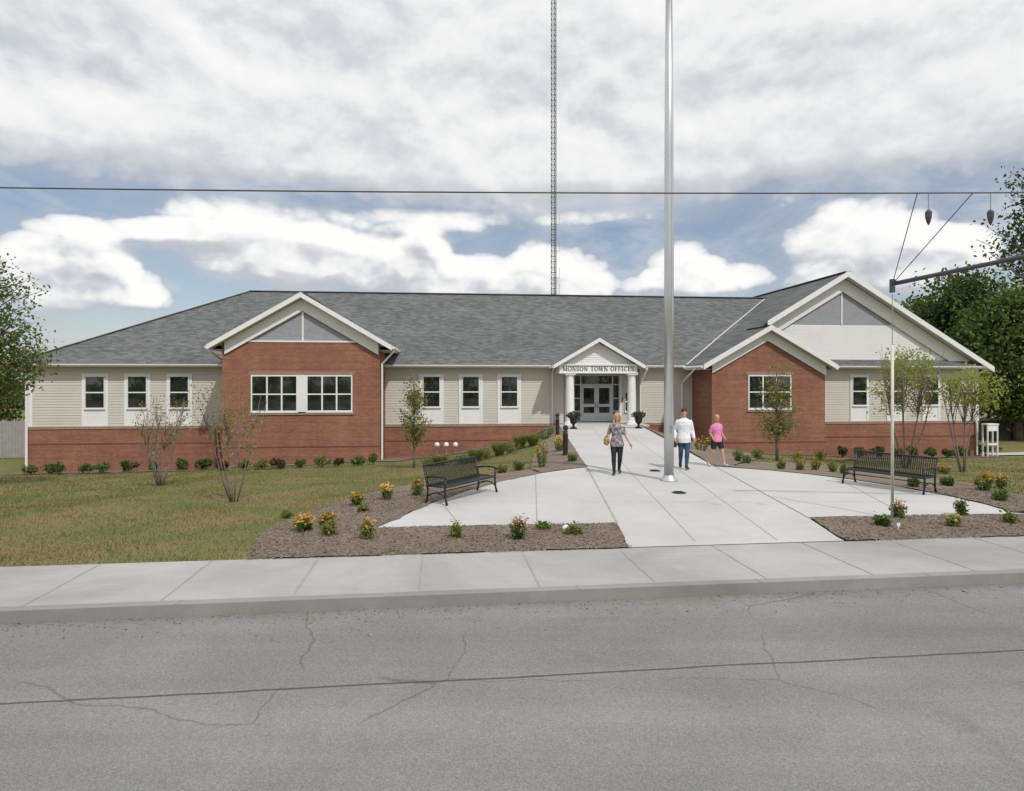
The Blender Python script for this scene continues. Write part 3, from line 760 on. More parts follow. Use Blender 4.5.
# gable above
mb = MB(); tri(mb, BU, 2.94, BZ - 0.25, BS, bz0, 0.15); part(mb, 'gable_wall', M['gablewhite'])
mb = MB(); z = bt + 0.08
while z < BZ - 1.0:
    zt = min(z + 0.11, BZ - 0.98); h0 = (BZ - 0.93 - z) / BS; h1 = max(0.02, (BZ - 0.93 - zt) / BS)
    mb.add([L(BU - h0, 2.965, z), L(BU + h0, 2.965, z), L(BU + h1, 2.955, zt), L(BU - h1, 2.955, zt), L(BU - h0, 2.945, z), L(BU + h0, 2.945, z)], [(0, 1, 2, 3), (4, 5, 1, 0)])
    z = zt
part(mb, 'gable_shingles', M['gablegrey'])
mb = MB(); lbox(mb, BU - 0.05, BU + 0.05, 2.95, 3.02, bt + 0.08, BZ - 0.93); part(mb, 'gable_strip', M['white'])
mb = MB(); lbox(mb, BU - 2.8, BU + 2.8, 2.95, 3.03, bt + 0.003, bt + 0.09); part(mb, 'gable_trim', M['white'])
frieze_pair(BU, bh - 0.75, BZ, BS, 3.055, 0.26, 0.91, 0.05)
vb = main_v(BZ); ve = main_v(bz0)
roof_slab([(BU, BF, BZ), (BU, vb, BZ), (BU - bh, ve, bz0), (BU - bh, BF, bz0)]); roof_slab([(BU, BF, BZ), (BU + bh, BF, bz0), (BU + bh, ve, bz0), (BU, vb, BZ)])
rake_pair(B, BU, bh, BZ + 0.03, BS, BF, depth_=0.27)
for s in (-1, 1):
    soffit([(BU, BF - 0.07, BZ - 0.2), (BU + s * bh, BF - 0.07, bz0 - 0.2), (BU + s * bh, 3.0, bz0 - 0.2), (BU, 3.0, BZ - 0.2)])
    wu = LB0 if s < 0 else LB1
    mb = MB(); mb.box((BU + s * bh, -BF + 0.07, bz0 - 0.24), (BU + s * (bh - 0.06), -ve, bz0 - 0.1)); part(mb, 'fascia', M['white'])
    soffit([(wu, 3.0, bz0 - 0.2), (BU + s * (bh - 0.06), 3.0, bz0 - 0.2), (BU + s * (bh - 0.06), ve, bz0 - 0.2), (wu, ve, bz0 - 0.2)])
    mb = MB(); mb.tube([L(BU + s * (bh + 0.06), BF - 0.02, bz0 - 0.1), L(BU + s * (bh + 0.06), ve, bz0 - 0.1)], 0.075, 8); part(mb, 'gutter', M['white'])
    mb = MB(); mb.bar(L(BU + s * (bh - 0.05), ve + 0.02, bz0 + 0.05), L(BU, vb, BZ + 0.015), 0.09, 0.03); part(mb, 'valley_flashing', M['soffit'])
mb = MB(); mb.bar(L(BU, BF, BZ + 0.025), L(BU, vb, BZ + 0.025), 0.3, 0.05); part(mb, 'ridge_cap', M['shingle'])

# smaller bay; its roof carries on the slope of the wing
QU = 14.5; QZ, QS, QF = WZ - WS * (WU - 14.5) + 0.24, 0.565, 3.5
ql, qr = QU - 10.5, 18.5 - QU
qz_l, qz_r = QZ - QS * ql, QZ - QS * qr
mb = MB()
hb = (RB1 - RB0) / 2; qb = (RB0 + RB1) / 2
brz = QZ - 0.83
def qtop(u): return brz - QS * abs(u - QU)
mb.prism([L(RB0, 3.0, BASE), L(RB1, 3.0, BASE), L(RB1, 3.0, qtop(RB1)), L(QU, 3.0, brz), L(RB0, 3.0, qtop(RB0))], (0, 0.25, 0))
lbox(mb, RB0, RB0 + 0.25, 2.75, -0.1, BASE, EV); lbox(mb, RB1 - 0.25, RB1, 2.75, -0.1, BASE, EV)
part(mb, 'brick_bay', M['brick'])
mb = MB(); lbox(mb, RB0 - 0.01, RB1 + 0.01, 3.012, 2.9, -0.92, -0.85); part(mb, 'brick_course', M['darkbrick'])
rw0, rw1 = U(748, 3), U(791, 3)
mb = MB(); lbox(mb, rw0 - 0.12, rw1 + 0.12, 3.0, 3.02, 3.004, 3.2); part(mb, 'lintel', M['band'])
mb = MB(); lbox(mb, rw0 - 0.08, rw1 + 0.08, 3.0, 3.06, 0.88, 0.97); part(mb, 'brick_sill', M['band'])
window(rw0, rw1, 1.04, 3.0, 3.0, 3, 0.07, 0.5, 0.05)
frieze_pair(QU, (QU - RB0 + 0.02, RB1 - QU + 0.02), QZ, QS, 3.055, 0.26, 0.84, 0.05)
qv0, qv1 = main_v(QZ), main_v(max(qz_l, ME))
roof_slab([(QU, QF, QZ), (QU, qv0, QZ), (QU - (QZ - ME) / QS, 0.55, ME), (QU - ql, 0.55, qz_l), (QU - ql, QF, qz_l)])
roof_slab([(QU, QF, QZ), (QU + qr, QF, qz_r), (QU + qr, 0.0, qz_r), (QU, 0.0, QZ)])
rake_pair(B, QU, (ql, qr), QZ + 0.03, QS, QF, depth_=0.29)
for s, e, zz, wu in ((-1, ql, qz_l, RB0), (1, qr, qz_r, RB1)):
    soffit([(QU, QF - 0.07, QZ - 0.2), (QU + s * e, QF - 0.07, zz - 0.2), (QU + s * e, 3.0, zz - 0.2), (QU, 3.0, QZ - 0.2)])
    mb = MB(); mb.box((QU + s * e, -QF + 0.07, zz - 0.24), (QU + s * (e - 0.06), -0.62, zz - 0.1)); part(mb, 'fascia', M['white'])
    soffit([(wu, 3.0, zz - 0.21), (QU + s * (e - 0.06), 3.0, zz - 0.21), (QU + s * (e - 0.06), 0.62, zz - 0.21), (wu, 0.62, zz - 0.21)])
    mb = MB(); mb.tube([L(QU + s * (e + 0.06), QF - 0.02, zz - 0.1), L(QU + s * (e + 0.06), 0.66, zz - 0.1)], 0.075, 8); part(mb, 'gutter', M['white'])
mb = MB(); mb.bar(L(QU, QF, QZ + 0.02), L(QU, 0.66, QZ + 0.02), 0.24, 0.04); part(mb, 'ridge_cap', M['shingle'])
mb = MB(); mb.bar(L(QU - (QZ - ME) / QS, 0.56, ME + 0.03), L(QU, qv0, QZ + 0.03), 0.09, 0.03); mb.bar(L(QU, qv0, QZ + 0.03), L(wr_u, RV, RZ + 0.02), 0.09, 0.03); part(mb, 'valley_flashing', M['soffit'])

# eaves: soffit, fascia and gutter
PU = U(599.5, 2.0); PZ, PS = 5.12, 0.58; ph = 2.68
for a, b in ((eL, LB0 - 0.02), (LB1 + 0.02, PU - ph + 0.05), (PU + ph - 0.05, QU - ql + 0.1), (RB1 + 0.03, wR)):
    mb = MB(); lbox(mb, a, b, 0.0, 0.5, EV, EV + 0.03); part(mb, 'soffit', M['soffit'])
    mb = MB(); lbox(mb, a, b, 0.502, 0.545, EV - 0.02, ME - 0.06); part(mb, 'fascia', M['white'])
    mb = MB()
    mb.prism([L(a, 0.547, ME - 0.03), L(a, 0.68, ME - 0.03), L(a, 0.67, ME - 0.10), L(a, 0.61, ME - 0.17), L(a, 0.547, ME - 0.17)], (b - a, 0, 0)); part(mb, 'gutter', M['white'])
mb = MB(); mb.box((eL, -0.5, EV), (UL, 16.5, EV + 0.03)); part(mb, 'soffit', M['soffit'])
mb = MB(); mb.box((eL - 0.1, -0.55, EV - 0.02), (eL, 16.5, ME - 0.03)); part(mb, 'gutter', M['white'])
mb = MB(); mb.box((UR, -0.5, EV), (wR, 16.5, EV + 0.03)); part(mb, 'soffit', M['soffit'])
mb = MB(); mb.box((wR - 0.02, -0.55, EV - 0.05), (wR + 0.1, 21.5, EV + 0.1)); part(mb, 'gutter', M['white'])
# frieze under the soffit
for a, b in ((UL + 0.3, LB0), (LB1, PD0), (PD1, RB0), (RB1, UR - 0.22)):
    mb = MB(); lbox(mb, a, b, 0.0, 0.04, EV - 0.2, EV - 0.003); part(mb, 'frieze_board', M['siding'])

# downspouts
def spout(pts, r=0.045):
    mb = MB(); mb.tube([L(*p) for p in pts], r, 6); part(mb, 'downspout', M['white'])
def gl(u, v):
    X, Y, _ = W(u, v); return gz(X, Y)
spout([(BU + bh + 0.06, 2.9, bz0 - 0.15), (BU + bh + 0.02, 2.9, bz0 - 0.3), (LB1 + 0.1, 2.9, bz0 - 0.95), (LB1 + 0.1, 2.9, 0.0), (LB1 + 0.1, 2.9, gl(LB1, 3) + 0.05)], 0.055)
spout([(BU - bh - 0.06, 2.9, bz0 - 0.15), (BU - bh - 0.02, 2.9, bz0 - 0.3), (LB0 - 0.4, 1.6, bz0 - 0.8), (LB0 - 0.15, 0.75, ME + 0.1)], 0.05)
spout([(LB0 - 0.12, 0.6, ME - 0.17), (LB0 - 0.12, 0.13, ME - 0.5), (LB0 - 0.12, 0.13, gl(LB0, 0) + 0.1)], 0.045)
uu = U(552.3, 0.1); spout([(uu, 0.6, ME - 0.17), (uu, 0.12, ME - 0.5), (uu, 0.12, gl(uu, 0.1) + 0.05)], 0.05)
uu = U(645, 0.1); spout([(uu, 0.6, ME - 0.17), (uu - 0.05, 0.6, ME - 0.3), (uu - 0.3, 0.12, ME - 1.2), (uu - 0.3, 0.12, gl(uu, 0.1) + 0.05)], 0.05)
spout([(QU - ql - 0.06, 2.6, qz_l - 0.15), (QU - ql, 2.0, qz_l - 0.3), (QU - ql, 0.4, qz_l - 0.9), (QU - ql + 0.02, 0.12, qz_l - 1.1), (QU - ql + 0.02, 0.12, gl(QU - ql, 0.1) + 0.05)], 0.05)
uu = U(973, 0.1); spout([(wR - 0.2, 0.6, ME - 0.17), (uu + 0.25, 0.3, ME - 0.45), (uu, 0.12, ME - 0.6), (uu, 0.12, 0.4), (uu + 0.22, 0.17, -0.1), (uu + 0.22, 0.17, gl(uu, 0.1) + 0.1)], 0.055)

uu = UL + 0.05; spout([(eL + 0.3, 0.6, ME - 0.17), (uu, 0.13, ME - 0.55), (uu, 0.13, gl(uu, 0.1) + 0.05)], 0.07)
# portico
PV = 1.6
mb = MB(); lbox(mb, PU - 2.3, PU + 2.3, PV - 0.42, PV + 0.17, 3.12, 3.6); part(mb, 'entablature', M['white'])
mb = MB(); lbox(mb, PU - 2.36, PU + 2.36, PV + 0.17, PV + 0.24, 3.56, 3.64); lbox(mb, PU - 2.34, PU + 2.34, PV + 0.17, PV + 0.21, 3.10, 3.16); part(mb, 'moulding', M['white'])
for s in (-1, 1):
    mb = MB(); mb.box((PU + s * 2.3, -(PV - 0.42), 3.12), (PU + s * 1.95, 0.0, 3.6)); part(mb, 'side_beam', M['white'])
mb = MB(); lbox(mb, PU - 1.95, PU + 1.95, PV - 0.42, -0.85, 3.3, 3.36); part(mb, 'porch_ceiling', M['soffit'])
mb = MB(); z = 3.645
while z < PZ - 0.4:
    zt = min(z + 0.13, PZ - 0.36); h0 = (PZ - 0.2 - z) / PS
    mb.add([L(PU - h0, PV + 0.022, z), L(PU + h0, PV + 0.022, z), L(PU + h0 - 0.13 / PS, PV + 0.002, zt), L(PU - h0 + 0.13 / PS, PV + 0.002, zt), L(PU - h0, PV - 0.02, z), L(PU + h0, PV - 0.02, z)], [(0, 1, 2, 3), (4, 5, 1, 0)])
    z = zt
tri(mb, PU, PV - 0.02, PZ - 0.2, PS, 3.6, 0.15)
part(mb, 'pediment', M['gablewhite'])
pv0, pv1 = main_v(PZ), main_v(PZ - PS * ph)
pze = PZ - PS * ph
for s in (-1, 1):
    roof_slab([(PU, 2.0, PZ), (PU, pv0, PZ), (PU + s * ph, min(pv1, 0.55), pze), (PU + s * ph, 2.0, pze)], 0.08, 'portico_roof')
    soffit([(PU, 1.94, PZ - 0.12), (PU + s * ph, 1.94, pze - 0.12), (PU + s * ph, PV, pze - 0.12), (PU, PV, PZ - 0.12)])
    soffit([(PU + s * 2.3, PV, pze - 0.13 + 0.2), (PU + s * ph, PV, pze - 0.13), (PU + s * ph, 0.6, pze - 0.13), (PU + s * 2.3, 0.6, pze - 0.13 + 0.2)])
    mb = MB(); mb.box((PU + s * ph, -2.0, pze - 0.16), (PU + s * (ph + 0.07), -0.7, pze - 0.01)); part(mb, 'gutter', M['white'])
rake_pair(B, PU, ph, PZ + 0.03, PS, 2.0, depth_=0.22, th=0.06)
for px in (570.2, 632.2):
    u = U(px, PV); mb = MB()
    lbox(mb, u - 0.33, u + 0.33, PV - 0.45, PV + 0.21, 0.04, 0.2)
    c = L(u, PV - 0.12, 0)
    mb.lathe(c, [(0.30, 0.2), (0.31, 0.24), (0.29, 0.28), (0.265, 0.31), (0.262, 0.9), (0.252, 1.8), (0.228, 2.85), (0.235, 2.88), (0.222, 2.92), (0.27, 2.98), (0.285, 3.02)], 24)
    lbox(mb, u - 0.3, u + 0.3, PV - 0.42, PV + 0.18, 3.02, 3.118)
    part(mb, 'column', M['white'], smooth=False)
    o = B.children[-1] if False else None
# lettering
def letters(text, uc, v, zb, H, total):
    T, t = 0.15, 0.06
    glyph = {
        'M': (1.0, [((.12, 0), (.12, 1), t), ((.12, 1), (.5, .08), T), ((.5, .08), (.88, 1), t), ((.88, 0), (.88, 1), T), ((0, .03), (.24, .03), t), ((.72, .03), (1.0, .03), t), ((0, .97), (.2, .97), t), ((.8, .97), (1.0, .97), t)]),
        'N': (.86, [((.12, 0), (.12, 1), t), ((.12, .98), (.74, .02), T), ((.74, 0), (.74, 1), t), ((0, .03), (.26, .03), t), ((.6, .97), (.88, .97), t), ((0, .97), (.16, .97), t)]),
        'T': (.78, [((.39, 0), (.39, 1), T), ((0, .96), (.78, .96), t), ((.03, .8), (.03, .98), t), ((.75, .8), (.75, .98), t), ((.22, .03), (.56, .03), t)]),
        'W': (1.12, [((.1, 1), (.32, 0), T), ((.32, 0), (.56, .95), t), ((.56, .95), (.8, 0), T), ((.8, 0), (1.02, 1), t), ((0, .97), (.24, .97), t), ((.9, .97), (1.14, .97), t)]),
        'F': (.68, [((.15, 0), (.15, 1), T), ((.0, .96), (.62, .96), t), ((.15, .5), (.48, .5), t), ((.48, .4), (.48, .6), t), ((.6, .78), (.6, .98), t), ((0, .03), (.32, .03), t)]),
        'E': (.70, [((.15, 0), (.15, 1), T), ((.0, .96), (.62, .96), t), ((.15, .5), (.48, .5), t), ((.48, .4), (.48, .6), t), ((.6, .78), (.6, .98), t), ((0, .03), (.64, .03), t), ((.64, .02), (.64, .24), t)]),
        'I': (.36, [((.18, 0), (.18, 1), T), ((0, .96), (.36, .96), t), ((0, .03), (.36, .03), t)]),
        'O': (.92, 'ring'), 'C': (.84, 'open'), 'S': (.62, 'ess'), ' ': (.42, [])}
    def arc(cx, cz, rx, rz, a0, a1, n=14, thick=T, thin=t):
        out = []
        for i in range(n):
            b0 = math.radians(a0 + (a1 - a0) * i / n); b1 = math.radians(a0 + (a1 - a0) * (i + 1) / n); m = (b0 + b1) / 2
            out.append(((cx + rx * math.cos(b0), cz + rz * math.sin(b0)), (cx + rx * math.cos(b1), cz + rz * math.sin(b1)), thin + (thick - thin) * abs(math.cos(m))))
        return out
    wsum = sum(glyph[c][0] + 0.14 for c in text) - 0.14
    k = total / wsum; mb = MB(); x = uc - total / 2; j = 0
    for c in text:
        w, st = glyph[c]
        if st == 'ring': st = arc(w / 2, .5, w / 2 - .09, .46, 0, 360, 22)
        elif st == 'open': st = arc(w / 2 + .02, .5, w / 2 - .08, .46, 48, 312, 18) + [((w - .1, .7), (w - .1, .97), t)]
        elif st == 'ess': st = arc(w / 2, .735, .21, .22, 20, 270, 10, .14) + arc(w / 2, .27, .23, .24, 90, -160, 10, .14) + [((.53, .72), (.53, .98), t), ((.07, .02), (.07, .28), t)]
        for (a, b, th) in st:
            j += 1
            p = Vector((x + a[0] * k, zb + a[1] * H)); q = Vector((x + b[0] * k, zb + b[1] * H))
            d = q - p; n = Vector((-d.y, d.x)).normalized() * th * H / 2
            e = v + 0.016 + 0.0004 * (j % 9)
            mb.prism([L(p.x - n.x, e, p.y - n.y), L(p.x + n.x, e, p.y + n.y), L(q.x + n.x, e, q.y + n.y), L(q.x - n.x, e, q.y - n.y)], (0, e - v - 0.001, 0))
        x += (w + 0.14) * k
    return part(mb, 'sign_lettering', M['letter'])
letters('MONSON TOWN OFFICES', PU, PV + 0.17, 3.235, 0.265, 4.2)

# entrance doors, transom, sidelights
DV = -0.83
d0, d1 = U(581, DV), U(611.5, DV); dm = (d0 + d1) / 2
dz0, dz1 = 0.12, 2.38
s0, s1 = U(574.2, DV), U(618.3, DV); tz = 2.98
mb = MB()
for a, b, za, zb_ in ((s0 - 0.05, s0, 0.12, tz), (s1, s1 + 0.05, 0.12, tz), (d0 - 0.08, d0 - 0.003, 0.12, tz), (d1 + 0.003, d1 + 0.08, 0.12, tz)):
    lbox(mb, a, b, DV, DV + 0.12, za, zb_)
lbox(mb, s0 - 0.05, s1 + 0.05, DV, DV + 0.12, tz + 0.002, tz + 0.09); lbox(mb, d0, d1, DV, DV + 0.11, dz1 + 0.004, dz1 + 0.10)
for a, b in ((s0, d0 - 0.082), (d1 + 0.082, s1)):
    for zz in (0.75, 1.55, 2.40): lbox(mb, a, b, DV, DV + 0.09, zz, zz + 0.07)
    lbox(mb, a, b, DV, DV + 0.09, 0.12, 0.2)
part(mb, 'door_frame', M['doorpaint'])
mb = MB(); lbox(mb, d0, d1, DV, DV + 0.05, dz1 + 0.105, tz); part(mb, 'transom', M['glass'])
for a, b in ((s0 + 0.001, d0 - 0.083), (d1 + 0.083, s1 - 0.001)):
    mb = MB(); lbox(mb, a, b, DV, DV + 0.05, 0.21, tz); part(mb, 'sidelight', M['glass'])
for a, b, hx in ((d0, dm - 0.006, 1), (dm + 0.006, d1, -1)):
    mb = MB(); w_ = 0.14
    lbox(mb, a, a + w_, DV, DV + 0.09, dz0 + 0.03, dz1); lbox(mb, b - w_, b, DV, DV + 0.09, dz0 + 0.03, dz1)
    lbox(mb, a + w_, b - w_, DV, DV + 0.09, dz1 - 0.15, dz1); lbox(mb, a + w_, b - w_, DV, DV + 0.09, dz0 + 0.03, 0.68); lbox(mb, a + w_, b - w_, DV, DV + 0.09, 1.06, 1.24)
    dr = part(mb, 'door', M['doorpaint'])
    mb = MB(); lbox(mb, a + w_ - 0.01, b - w_ + 0.01, DV, DV + 0.06, 0.67, 1.07); lbox(mb, a + w_ - 0.01, b - w_ + 0.01, DV, DV + 0.061, 1.23, dz1 - 0.14); mb.build('pane', M['glass'], dr)
    hu = (b - 0.07) if hx > 0 else (a + 0.07)
    mb = MB(); mb.tube([L(hu, DV + 0.09, 1.0), L(hu, DV + 0.15, 1.0), L(hu, DV + 0.15, 1.3), L(hu, DV + 0.09, 1.3)], 0.016, 6); mb.build('handle', M['black'], dr)
mb = MB(); lbox(mb, s0 - 0.05, s1 + 0.05, DV + 0.125, DV, 0.102, 0.118); part(mb, 'threshold', M['darkgrey'])
mb = MB(); a = U(622, DV); lbox(mb, a - 0.06, a + 0.06, DV + 0.003, DV + 0.06, 1.35, 1.62); part(mb, 'intercom', M['darkgrey'])
window(U(624.5, DV), U(629.5, DV), 0.75, 2.0, DV + 0.02, 1, 0.04, 0.5, 0.05, 'window')
for a in (U(619.5, DV), ): 
    mb = MB(); lbox(mb, a, a + 0.12, DV + 0.022, DV + 0.06, 0.1, 3.0); part(mb, 'door_trim', M['white'])
mb = MB(); lbox(mb, PD0, PD1, PV + 0.35, -0.86, 0.0, 0.103); part(mb, 'porch_floor', M['concrete'])

# ------------------------------------------------------------------ leaves, trees, plants
def leaf_verts(C, size, rng, flat_=0.0, aspect=0.55):
    n = len(C)
    d = rng.normal(0, 1, (n, 3)); d[:, 2] *= (1 - flat_); d /= np.linalg.norm(d, axis=1)[:, None] + 1e-9
    r = rng.normal(0, 1, (n, 3)); e = np.cross(d, r); e /= np.linalg.norm(e, axis=1)[:, None] + 1e-9
    s = (size * rng.uniform(0.6, 1.4, n))[:, None]
    d = d * s; e = e * s * aspect
    return np.stack([C - d, C + e * 1.0, C + d, C - e], 1).reshape(-1, 3)

def sample_ell(ells, k, rng, shell=0.0):
    vol = np.array([e[3] * e[4] * e[5] for e in ells]); idx = rng.choice(len(ells), k, p=vol / vol.sum()); E = np.array(ells)[idx]
    d = rng.normal(0, 1, (k, 3)); d /= np.linalg.norm(d, axis=1)[:, None]
    r = (shell + (1 - shell) * rng.uniform(0, 1, k)) ** (1 / 2.2)
    return E[:, :3] + d * r[:, None] * E[:, 3:6]

def tree(name, label, base, ells, clumps, per, sigma, leaf, leafmat, trunk_h, trunk_r, seed, stems=1, barkmat=None, group=None, cat='tree', spread=0.1, shell=0.3, lean=(0, 0), twigr=0.012, forks=0):
    rng = np.random.default_rng(seed)
    root = empty(name, base, 0, label, cat, group)
    tips = sample_ell(ells, clumps, rng, shell)
    mb = MB()
    top = Vector((lean[0], lean[1], trunk_h))
    zmax = max(e[2] + e[5] for e in ells)
    if stems == 1:
        axis = [Vector((0, 0, -0.15)), Vector((lean[0] * 0.3, lean[1] * 0.3, trunk_h * 0.5)), top, Vector((lean[0] * 1.3, lean[1] * 1.3, trunk_h + (zmax - trunk_h) * 0.55)), Vector((lean[0] * 1.5, lean[1] * 1.5, zmax * 0.97))]
        mb.tube(axis, [trunk_r * 1.25, trunk_r, trunk_r * 0.85, trunk_r * 0.45, trunk_r * 0.1], 8)
        def on_axis(z):
            for a, b in zip(axis[:-1], axis[1:]):
                if a.z <= z <= b.z: return a.lerp(b, (z - a.z) / (b.z - a.z))
            return axis[-1]
    else:
        st = []
        for i in range(stems):
            a = 2 * math.pi * (i + rng.uniform(-0.3, 0.3)) / stems; r = spread * rng.uniform(0.7, 1.2)
            b0 = Vector((0.06 * math.cos(a), 0.06 * math.sin(a), -0.1)); m = Vector((r * 0.5 * math.cos(a), r * 0.5 * math.sin(a), zmax * 0.35)); e = Vector((r * math.cos(a), r * math.sin(a), zmax * rng.uniform(0.75, 0.98)))
            mb.tube([b0, b0.lerp(m, 0.5) + Vector((rng.normal(0, .02), rng.normal(0, .02), 0)), m, m.lerp(e, 0.5) + Vector((rng.normal(0, .05), rng.normal(0, .05), 0)), e], [trunk_r, trunk_r * 0.9, trunk_r * 0.75, trunk_r * 0.45, trunk_r * 0.15], 5); st.append((b0, m, e))
    C = []
    for t in tips:
        t = Vector(t)
        if stems == 1:
            hz = max(trunk_h * 0.8, min(zmax * 0.9, t.z - 0.35 * math.hypot(t.x - top.x, t.y - top.y) - 0.1 * zmax)); a = on_axis(hz)
        else:
            b0, m, e = min(st, key=lambda s: (s[2] - t).length); f = rng.uniform(0.1, 0.8); a = m.lerp(e, f)
        mid = a.lerp(t, 0.55) + Vector((rng.normal(0, 1), rng.normal(0, 1), rng.normal(0.4, 0.6))) * (t - a).length * 0.07
        ln = (t - a).length
        r0 = min(trunk_r * 0.45, twigr * (1 + ln * 0.7))
        mb.tube([a, mid, t], [r0, r0 * 0.6, r0 * 0.2], 4)
        seg = np.array([mid.lerp(t, f) for f in rng.uniform(0.1, 1.15, per)])
        C.append(seg + rng.normal(0, sigma, (per, 3)) * np.array([1, 1, 0.75]))
    part_ = mb.build('trunk', barkmat or M['bark'], root, True)
    C = np.concatenate(C)
    fast_mesh('crown', leaf_verts(C, leaf, rng), 4, leafmat, root)
    return root

def px_ell(base, x0, x1, y0, y1, dy=0.9):
    """crown ellipsoid, relative to base, from its outline in the photo at the depth of base"""
    s = F / base[1]
    return ((((x0 + x1) / 2 - CX) / s - base[0]), 0.0, CAM_H - ((y0 + y1) / 2 - HOR) / s - base[2], (x1 - x0) / 2 / s, (x1 - x0) / 2 / s * dy, (y1 - y0) / 2 / s)

# young trees and bare shrubs in front of the building
b = G(414, 468); tree('young_tree', 'slender young green tree behind the bench beside the big lawn', b, [px_ell(b, 399, 431, 384, 448), px_ell(b, 403, 424, 372, 410)], 80, 20, 0.16, 0.058, M['leafolive'], 1.1, 0.045, 21, group='young trees in the beds')
b = G(777, 461); tree('young_tree', 'small upright olive-leaved tree before the window of the gabled brick bay', b, [px_ell(b, 756, 800, 385, 442), px_ell(b, 764, 792, 362, 405)], 100, 18, 0.17, 0.055, M['leafolive'], 1.3, 0.065, 22, group='young trees in the beds')
b = G(905, 468); tree('multi_stem_tree', 'multi-stemmed lime-leaved tree behind the bench with the pale guy pole', b, [px_ell(b, 880, 934, 343, 392), px_ell(b, 885, 928, 346, 380), px_ell(b, 870, 902, 375, 415), px_ell(b, 908, 940, 380, 420)], 130, 22, 0.18, 0.052, M['leaflime'], 0.8, 0.035, 23, stems=6, spread=1.3, barkmat=M['twig'])
b = G(963, 472); tree('young_tree', 'bright lime-green young tree at the building corner by the white stand', b, [px_ell(b, 946, 986, 362, 398), px_ell(b, 968, 1004, 370, 406), px_ell(b, 940, 968, 376, 408)], 75, 24, 0.2, 0.058, M['leaflime'], 1.5, 0.035, 24, stems=4, spread=0.75, barkmat=M['twig'], group='young trees in the beds')
b = G(160, 486); tree('multi_stem_shrub', 'tall spindly bare-stemmed shrub on the lawn before the three windows', b, [px_ell(b, 132, 192, 392, 448), px_ell(b, 140, 180, 400, 470)], 70, 9, 0.12, 0.04, M['leafolive'], 0.5, 0.026, 25, stems=9, spread=0.95, barkmat=M['twig'], cat='shrub', twigr=0.008)
b = G(234, 502); tree('multi_stem_shrub', 'wispy leafless shrub standing nearer the pavement on the lawn', b, [px_ell(b, 212, 262, 395, 470), px_ell(b, 190, 228, 372, 430)], 80, 9, 0.14, 0.036, M['leafolive'], 0.5, 0.017, 26, stems=8, spread=0.9, barkmat=M['twig'], cat='shrub', twigr=0.006)
# tree beside the far corner of the building
b = G(-6, 492); b = (-20.6, 24.6, gz(-20.6, 24.6))
tree('broadleaf_tree', 'leafy green tree overlapping the hip end corner of the roof', b, [px_ell(b, -50, 48, 300, 395), px_ell(b, -45, 38, 256, 335), px_ell(b, -60, 50, 335, 392)], 185, 38, 0.23, 0.07, M['leafmid'], 1.6, 0.14, 27)
# trees behind the building
def back_tree(x0, x1, y0, Y, label, seed, mat='leafdark', grp='trees behind the building', n=170, per=75, extra=()):
    X = ((x0 + x1) / 2 - CX) * Y / F; b = (X, Y, gz(X, Y)); s = F / Y
    w = (x1 - x0) / 2 / s; zt = CAM_H + (HOR - y0) / s - b[2]
    E = [(0, 0, zt * 0.55, w, w * 0.85, zt * 0.42), (w * 0.25, -w * 0.2, zt * 0.76, w * 0.6, w * 0.55, zt * 0.24), (-w * 0.45, 0, zt * 0.50, w * 0.55, w * 0.6, zt * 0.30)]
    tree('broadleaf_tree', label, b, E, n, per, 0.09 * w + 0.25, 0.19, M[mat], zt * 0.22, 0.3, seed, group=grp, shell=0.5)
back_tree(905, 1010, 266, 58, 'tallest dark green tree behind the big white gable', 31, n=260, per=85)
back_tree(960, 1075, 285, 52, 'broad dark green tree beyond the stone wall at the frame edge', 32, 'leafmid', n=240, per=80)
back_tree(880, 935, 300, 66, 'smaller paler tree top peeping over the white gable slope', 33, 'leafmid', n=110)
back_tree(1040, 1140, 250, 56, 'dark green tree outside the wall beyond the corner', 34)
back_tree(820, 900, 318, 75, 'green tree wholly behind the wing roof', 35, 'leafmid')
back_tree(-60, 24, 372, 62, 'low green tree beyond the grey fence', 36, 'leafmid', n=120)
back_tree(-140, -20, 330, 70, 'wide dark tree beyond the grey fence', 37)
# overhanging tree at the street side
Yb = 24.0; Xb = (1062 - CX) * Yb / F; b = (Xb, Yb, gz(Xb, Yb))
tree('oak_tree', 'overhanging blue-green tree whose branch crosses the grey strut', b, [px_ell(b, 980, 1120, 200, 264, 0.6), px_ell(b, 972, 1012, 236, 262, 0.6), px_ell(b, 1000, 1130, 230, 282, 0.6), px_ell(b, 1010, 1140, 140, 220, 0.6), px_ell(b, 978, 1012, 246, 268, 0.6)], 230, 30, 0.20, 0.075, M['leafblue'], 4.2, 0.2, 38, shell=0.2)

